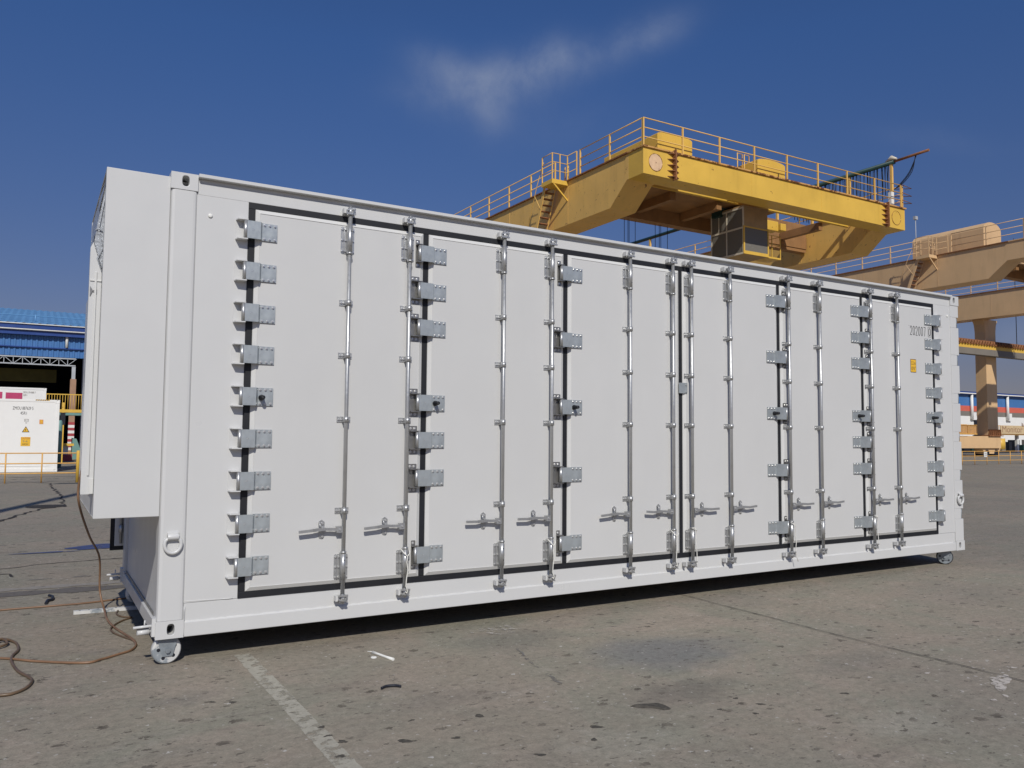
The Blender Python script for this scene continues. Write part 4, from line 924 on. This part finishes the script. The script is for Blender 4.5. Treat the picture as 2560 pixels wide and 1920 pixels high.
# pipe fence
fn = thing('pipe_fence', 'yellow pipe fence with three rails in front of the white reefer container', 'fence', (-4, 22.6, 0))
mb = MB()
for z in (.72, .41, .11): mb.cyl(V(-8, 22.6, z), V(8, 22.6, z), .018, seg=8)
part('rail', mb, FY, fn)
for i in range(-7, 2):
    x = -.53+i*.94
    if abs(x-.41) < .2: continue
    part('post', MB().cyl((x, 22.6, 0), V(x, 22.6, .72), .020, seg=8), FY, fn)
mb = MB(); mb.tube([(.435, 22.5, 0), V(.435, 22.5, .78), V(.435, 22.5, .80)], [.052, .052, .045], 16); solo('bollard', mb, CYL, 'thick yellow bollard post at the end of the left pipe fence', 'bollard')
ribbon('crane_rail', [(-40, 26.2), (44, 26.2)], .22, .010, TRACK, .01, 2); ribbon('crane_rail', [(-40, 24.9), (44, 24.9)], .5, .004, STAIN, .01, 1)
# warehouse
wh = thing('warehouse', 'blue sheet metal warehouse with an open dark front, far left behind the reefers', 'building', (0, 60, 0))
YW = 50.0
def corr(x0, x1, y, z0, z1, pitch=.28, dep=.05):
    mb = MB(); vs = []; k = int((x1-x0)/pitch)
    for i in range(k+1):
        x = x0+i*pitch
        for (dx_, d_) in ((0, 0), (.5*pitch, 0), (.58*pitch, dep), (.92*pitch, dep)): vs += [(x+dx_, y-d_, z0), (x+dx_, y-d_, z1)]
    n_ = len(vs)//2; mb.add(vs, [(2*i, 2*i+2, 2*i+3, 2*i+1) for i in range(n_-1)]); return mb
part('upper_wall', corr(-26, 14, YW, 6.42+Z0, 7.10+Z0), BLUE, wh); part('lower_wall', corr(-26, 14, YW+.03, 5.86+Z0, 6.36+Z0), BLUE, wh)
part('wall_ledge', MB().box(-26, 14, YW-.12, YW+.1, 6.36+Z0, 6.42+Z0), BLUED, wh); part('eave_soffit', MB().box(-26, 14, YW-.35, YW+.1, 7.10+Z0, 7.36+Z0), BLUED, wh)
mb = MB(); mb.cyl(V(-26, YW-.45, 7.40), V(14, YW-.45, 7.40), .05, seg=8); mb.cyl(V(-26, YW-.55, 7.72), V(14, YW-.55, 7.72), .035, seg=8); part('gutter', mb, WHITEP, wh)
rf = MB(); vs = []
for i in range(100): 
    x = -26+i*.404
    for d_ in (0, .06): vs += [(x+d_*3, YW-.5, 7.74+Z0+d_), (x+d_*3, YW+14, 10.4+Z0+d_)]
rf.add(vs, [(2*i, 2*i+2, 2*i+3, 2*i+1) for i in range(len(vs)//2-1)]); rf.box(-26, 14, YW-.5, YW-.35, 7.44+Z0, 7.70+Z0, 1)
part('roof', rf, [BLUEL, BLUED], wh)
mb = MB()
for i in range(14): mb.cyl(V(-25+i*3, YW+1.2, 8.0), V(-25+i*3, YW+1.2, 8.5), .04, seg=6)
mb.cyl(V(-26, YW+1.2, 8.42), V(14, YW+1.2, 8.42), .03, seg=6); part('roof_rail', mb, BLUEL, wh)
for x in (-9.9, .70, 11.3): part('downpipe', MB().cyl(V(x, YW-.12, 6.45), V(x, YW-.12, 7.36), .08, seg=8).tube([V(x, YW-.12, 7.2), V(x, YW-.12, 7.37)], [.08, .16], 8), WHITEP, wh)
mb = MB(); mb.box(-26, 14, YW+36, YW+36.3, 0, 9.9); mb.box(-26.3, -26, YW+.2, YW+36, 0, 9.9); mb.box(14, 14.3, YW+.2, YW+36, 0, 9.9); mb.box(-26, 14, YW+14, YW+36, 9.9, 10.4); part('inner_wall', mb, DARKW, wh)
part('shade_infill', corr(1.6, 14, YW+.04, .0, 5.85+Z0), DARKW, wh)  # dark sheet standing in for the shade right of the column
mb = MB(); z0, z1_ = 5.38+Z0, 5.80+Z0
for z in (z0, z1_): mb.box(-26, 1.22, YW-.05, YW+.05, z-.035, z+.035)
for i in range(58):
    x = -26+i*.47; mb.bar((x, YW, z0), (x, YW, z1_), .035, .035); mb.bar((x, YW, z0 if i % 2 else z1_), (x+.47, YW, z1_ if i % 2 else z0), .035, .03)
part('roof_truss', mb, SIL, wh)
for x in (1.13, -10.6):
    mb = MB(); mb.box(x-.10, x+.10, YW-.02, YW+.18, 4.57+Z0, 5.38+Z0); part('column_head', mb, SIL, wh)
    cm = part('column', MB().box(x-.16, x+.16, YW-.08, YW+.24, 0, 4.57+Z0), COLB, wh)
    for k in range(5): part('stripe_band', MB().box(x-.165, x+.165, YW-.085, YW+.245, .25+k*.34+Z0, .42+k*.34+Z0), WHITEP, cm); part('stripe_band', MB().box(x-.164, x+.164, YW-.084, YW+.244, .42+k*.34+Z0, .59+k*.34+Z0), REDP, cm)
mb = MB(); mb.box(-25.5, .3, YW+4, YW+4.6, 4.55+Z0, 5.35+Z0); solo('overhead_crane', mb, DIMY, 'shade-dimmed yellow overhead crane girder inside the dark warehouse', 'crane girder')
# walkway with yellow railing, and plant beside the reefer
wk = thing('walkway', 'raised walkway with a yellow barred railing behind the white reefers', 'walkway', (0, 45.5, 0))
part('deck', MB().box(-9, 4, 45, 46.4, 2.28+Z0, 2.42+Z0), TEAL, wk); part('kick_plate', MB().box(-9, 4, 44.98, 45.02, 2.43+Z0, 2.60+Z0), CYL, wk)
mb = MB(); mb.box(-9, 4, 44.98, 45.03, 3.40+Z0, 3.45+Z0)
for i in range(100): mb.cyl(V(-9+i*.13, 45.0, 2.5), V(-9+i*.13, 45.0, 3.42), .014, seg=5)
part('railing', mb, CYL, wk)
for x in (-8, -3.5, 3.5): part('support', MB().box(x-.08, x+.08, 45.5, 45.66, 0, 2.28+Z0), TEAL, wk)
mb = MB(); mb.tube([(.16, 34.2, 0), (.16, 34.2, 1.95), (.16, 34.2, 2.05)], [.11, .11, .07], 16); mb.box(.05, .28, 34.15, 34.5, 0, .18); solo('gas_cylinder', mb, TEAL, 'tall pale green tank standing beside the white reefer container', 'tank')
mb = MB(); mb.prism([(1.1, 0), (1.75, 0), (1.6, .35), (1.3, 1.15), (1.1, 1.2)], 'y', 46.5, 48); solo('machine_guard', mb, TEAL, 'grey green sloping machine guard behind the striped column', 'machine')
mb = MB(); mb.box(.45, 1.0, 43, 43.6, 0, .35); mb.box(.5, .8, 43.1, 43.5, .35, .8, 1); mb.box(.4, 1.05, 42.9, 43.7, .8, .92, 2); solo('tool_cart', mb, [REDP, WHITEP, CYL], 'red and white cart with a yellow top by the striped column', 'cart')
mb = MB(); mb.box(.35, .47, 40.0, 40.12, 0, 3.0); mb.box(.3, .52, 39.98, 40.1, 1.9, 2.5, 1); solo('yellow_post', mb, [CYL, BLACK], 'slim yellow post with a dark box, right of the green tank', 'post')
# lamp post outside the picture whose shadow falls across the yard
mb = MB(); bx, by = -5.75, .1; mb.tube([(bx, by, 0), (bx, by, 18.6)], [.18, .13], 12); mb.bar((bx, by, 18.5), (bx-1.4, by, 18.9), .08, .08); mb.box(bx-2.1, bx-1.3, by-.15, by+.15, 18.8, 18.95)
solo('lamp_post', mb, SIL, 'tall grey lamp post standing left of the container, outside the view', 'lamp post')

# ------------------------------------------------------------------ right: striped building, walkway sign, fence
rb = thing('striped_building', 'long low building with blue, red, grey and white bands beneath a blue roof, far right', 'building', (165, 90, 0))
YR = 80.0
for nm, za, zb, mt in (('blue_band', 7.5, 9.5, BLUE), ('red_band', 6.5, 7.5, ORNG), ('grey_band', 5.6, 6.5, GREYB), ('white_band', 0, 5.6, REEF)):
    part(nm, MB().box(70, 330, YR, YR+.4, za if za == 0 else za+Z0, zb+Z0), mt, rb)
mb = MB(); mb.box(70, 330, YR-.5, YR+.5, 9.5+Z0, 10.1+Z0); mb.add([(70, YR-.5, 10.12+Z0), (330, YR-.5, 10.12+Z0), (330, YR+14, 10.5+Z0), (70, YR+14, 10.5+Z0)], [(0, 1, 2, 3)], 1); part('roof', mb, [BLUED, BLUEL], rb)
mb = MB(); mb.box(70, 330, YR+.4, YR+28, 0, 9.6); part('body', mb, GREYB, rb)
mb = MB(); mb.tube([(150-4, YR+10, 10), (150-4, YR+10, 12.2), (150-4, YR+10, 13.2)], [5, 4, .5], 20)
part('roof_dome', mb, BLUEL, rb)
mb = MB(); mb.cyl(V(70, YR-.6, 9.75), V(330, YR-.6, 9.75), .12, seg=6); part('gutter', mb, WHITEP, rb)
for i in range(18):
    x = 112.5+i*12.0; part('downpipe', MB().cyl(V(x, YR-.3, 5.0), V(x, YR-.3, 9.6), .28, seg=8), WHITEP, rb); part('downpipe_box', MB().box(x+.3, x+1.3, YR-.4, YR, 4.9+Z0, 6.3+Z0), REEF, rb)
part('doorway', MB().box(149.5, 153, YR-.04, YR, .1, 5.2), BLACK, rb)
wk2 = thing('walkway', 'elevated walkway with cream barred railing and a Monitor sign, far right', 'walkway', (92, 45.5, 0))
part('deck', MB().box(66, 130, 45, 46.6, 1.86+Z0, 1.98+Z0), FY, wk2)
mb = MB(); mb.box(66, 130, 45, 45.05, 2.88+Z0, 2.94+Z0)
for i in range(256): mb.box(66+i*.25, 66.04+i*.25, 45, 45.04, 1.98+Z0, 2.9+Z0)
part('railing', mb, FY, wk2)
part('cabinet', MB().box(84.8, 87.2, 45.1, 45.9, 1.98+Z0, 2.98+Z0), CB, wk2, .03); part('cabinet', MB().box(87.4, 89, 45.1, 45.9, 1.98+Z0, 2.92+Z0), CB, wk2, .03)
sg = part('sign_board', MB().box(93.4, 99.4, 44.9, 44.98, 1.98+Z0, 2.92+Z0), paint('cream_board', (.62, .47, .27), .6, .06, 2), wk2)
text_fit('sign_text', 'Monitor', 93.75, 98.0, 44.89, 2.16+Z0, 2.88+Z0, COLB, sg)
mb = MB()
for k in range(3):
    r_ = .14+.13*k; mb.tube([V(97.8+r_*math.cos(a*.2), 44.89, 2.86+r_*math.sin(a*.2)) for a in range(0, 9)], .03, 5)
part('signal_mark', mb, COLB, sg)
for i in range(9): part('support', MB().box(70+i*7, 70.3+i*7, 45.5, 45.8, 0, 1.86+Z0), WHITEP, wk2)
for i in range(22): 
    x = 90+i*1.6; part('shade_clutter', MB().box(x, x+random.uniform(.5, 1.3), 49, 50, 0, random.uniform(.8, 1.6)), random.choice([BLACK, DARKW, GREEN, GREYB]), wk2)  # dark boxes stand in for the shadow and cars under the walkway
fr_ = thing('pipe_fence', 'thin yellow pipe fence on the open yard right of the container', 'fence', (56, 22, 0))
mb = MB()
for z in (.64, .36, .08): mb.cyl(V(26, 22, z), V(80, 22, z), .02, seg=6)
part('rail', mb, FY, fr_)
for i in range(42): x = 26.0+i*1.3; part('post', MB().cyl((x, 22, 0), V(x, 22, .64), .022, seg=6), FY, fr_)
mb = MB(); mb.box(49.0, 49.32, 21.93, 21.96, .30+Z0, .60+Z0); pl = solo('number_plate', mb, WHITEP, 'small white numbered plate hung on the right pipe fence', 'plate')
text_fit('plate_text', '22', 49.05, 49.27, 21.925, .36+Z0, .54+Z0, GREYB, pl)
mb = MB(); mb.tube([(54.6, 22.0, 0), (54.6, 22, .98), (54.6, 22, 1.0)], [.08, .08, .07], 14); solo('bollard', mb, CYL, 'yellow bollard post in the right pipe fence at the picture edge', 'bollard')
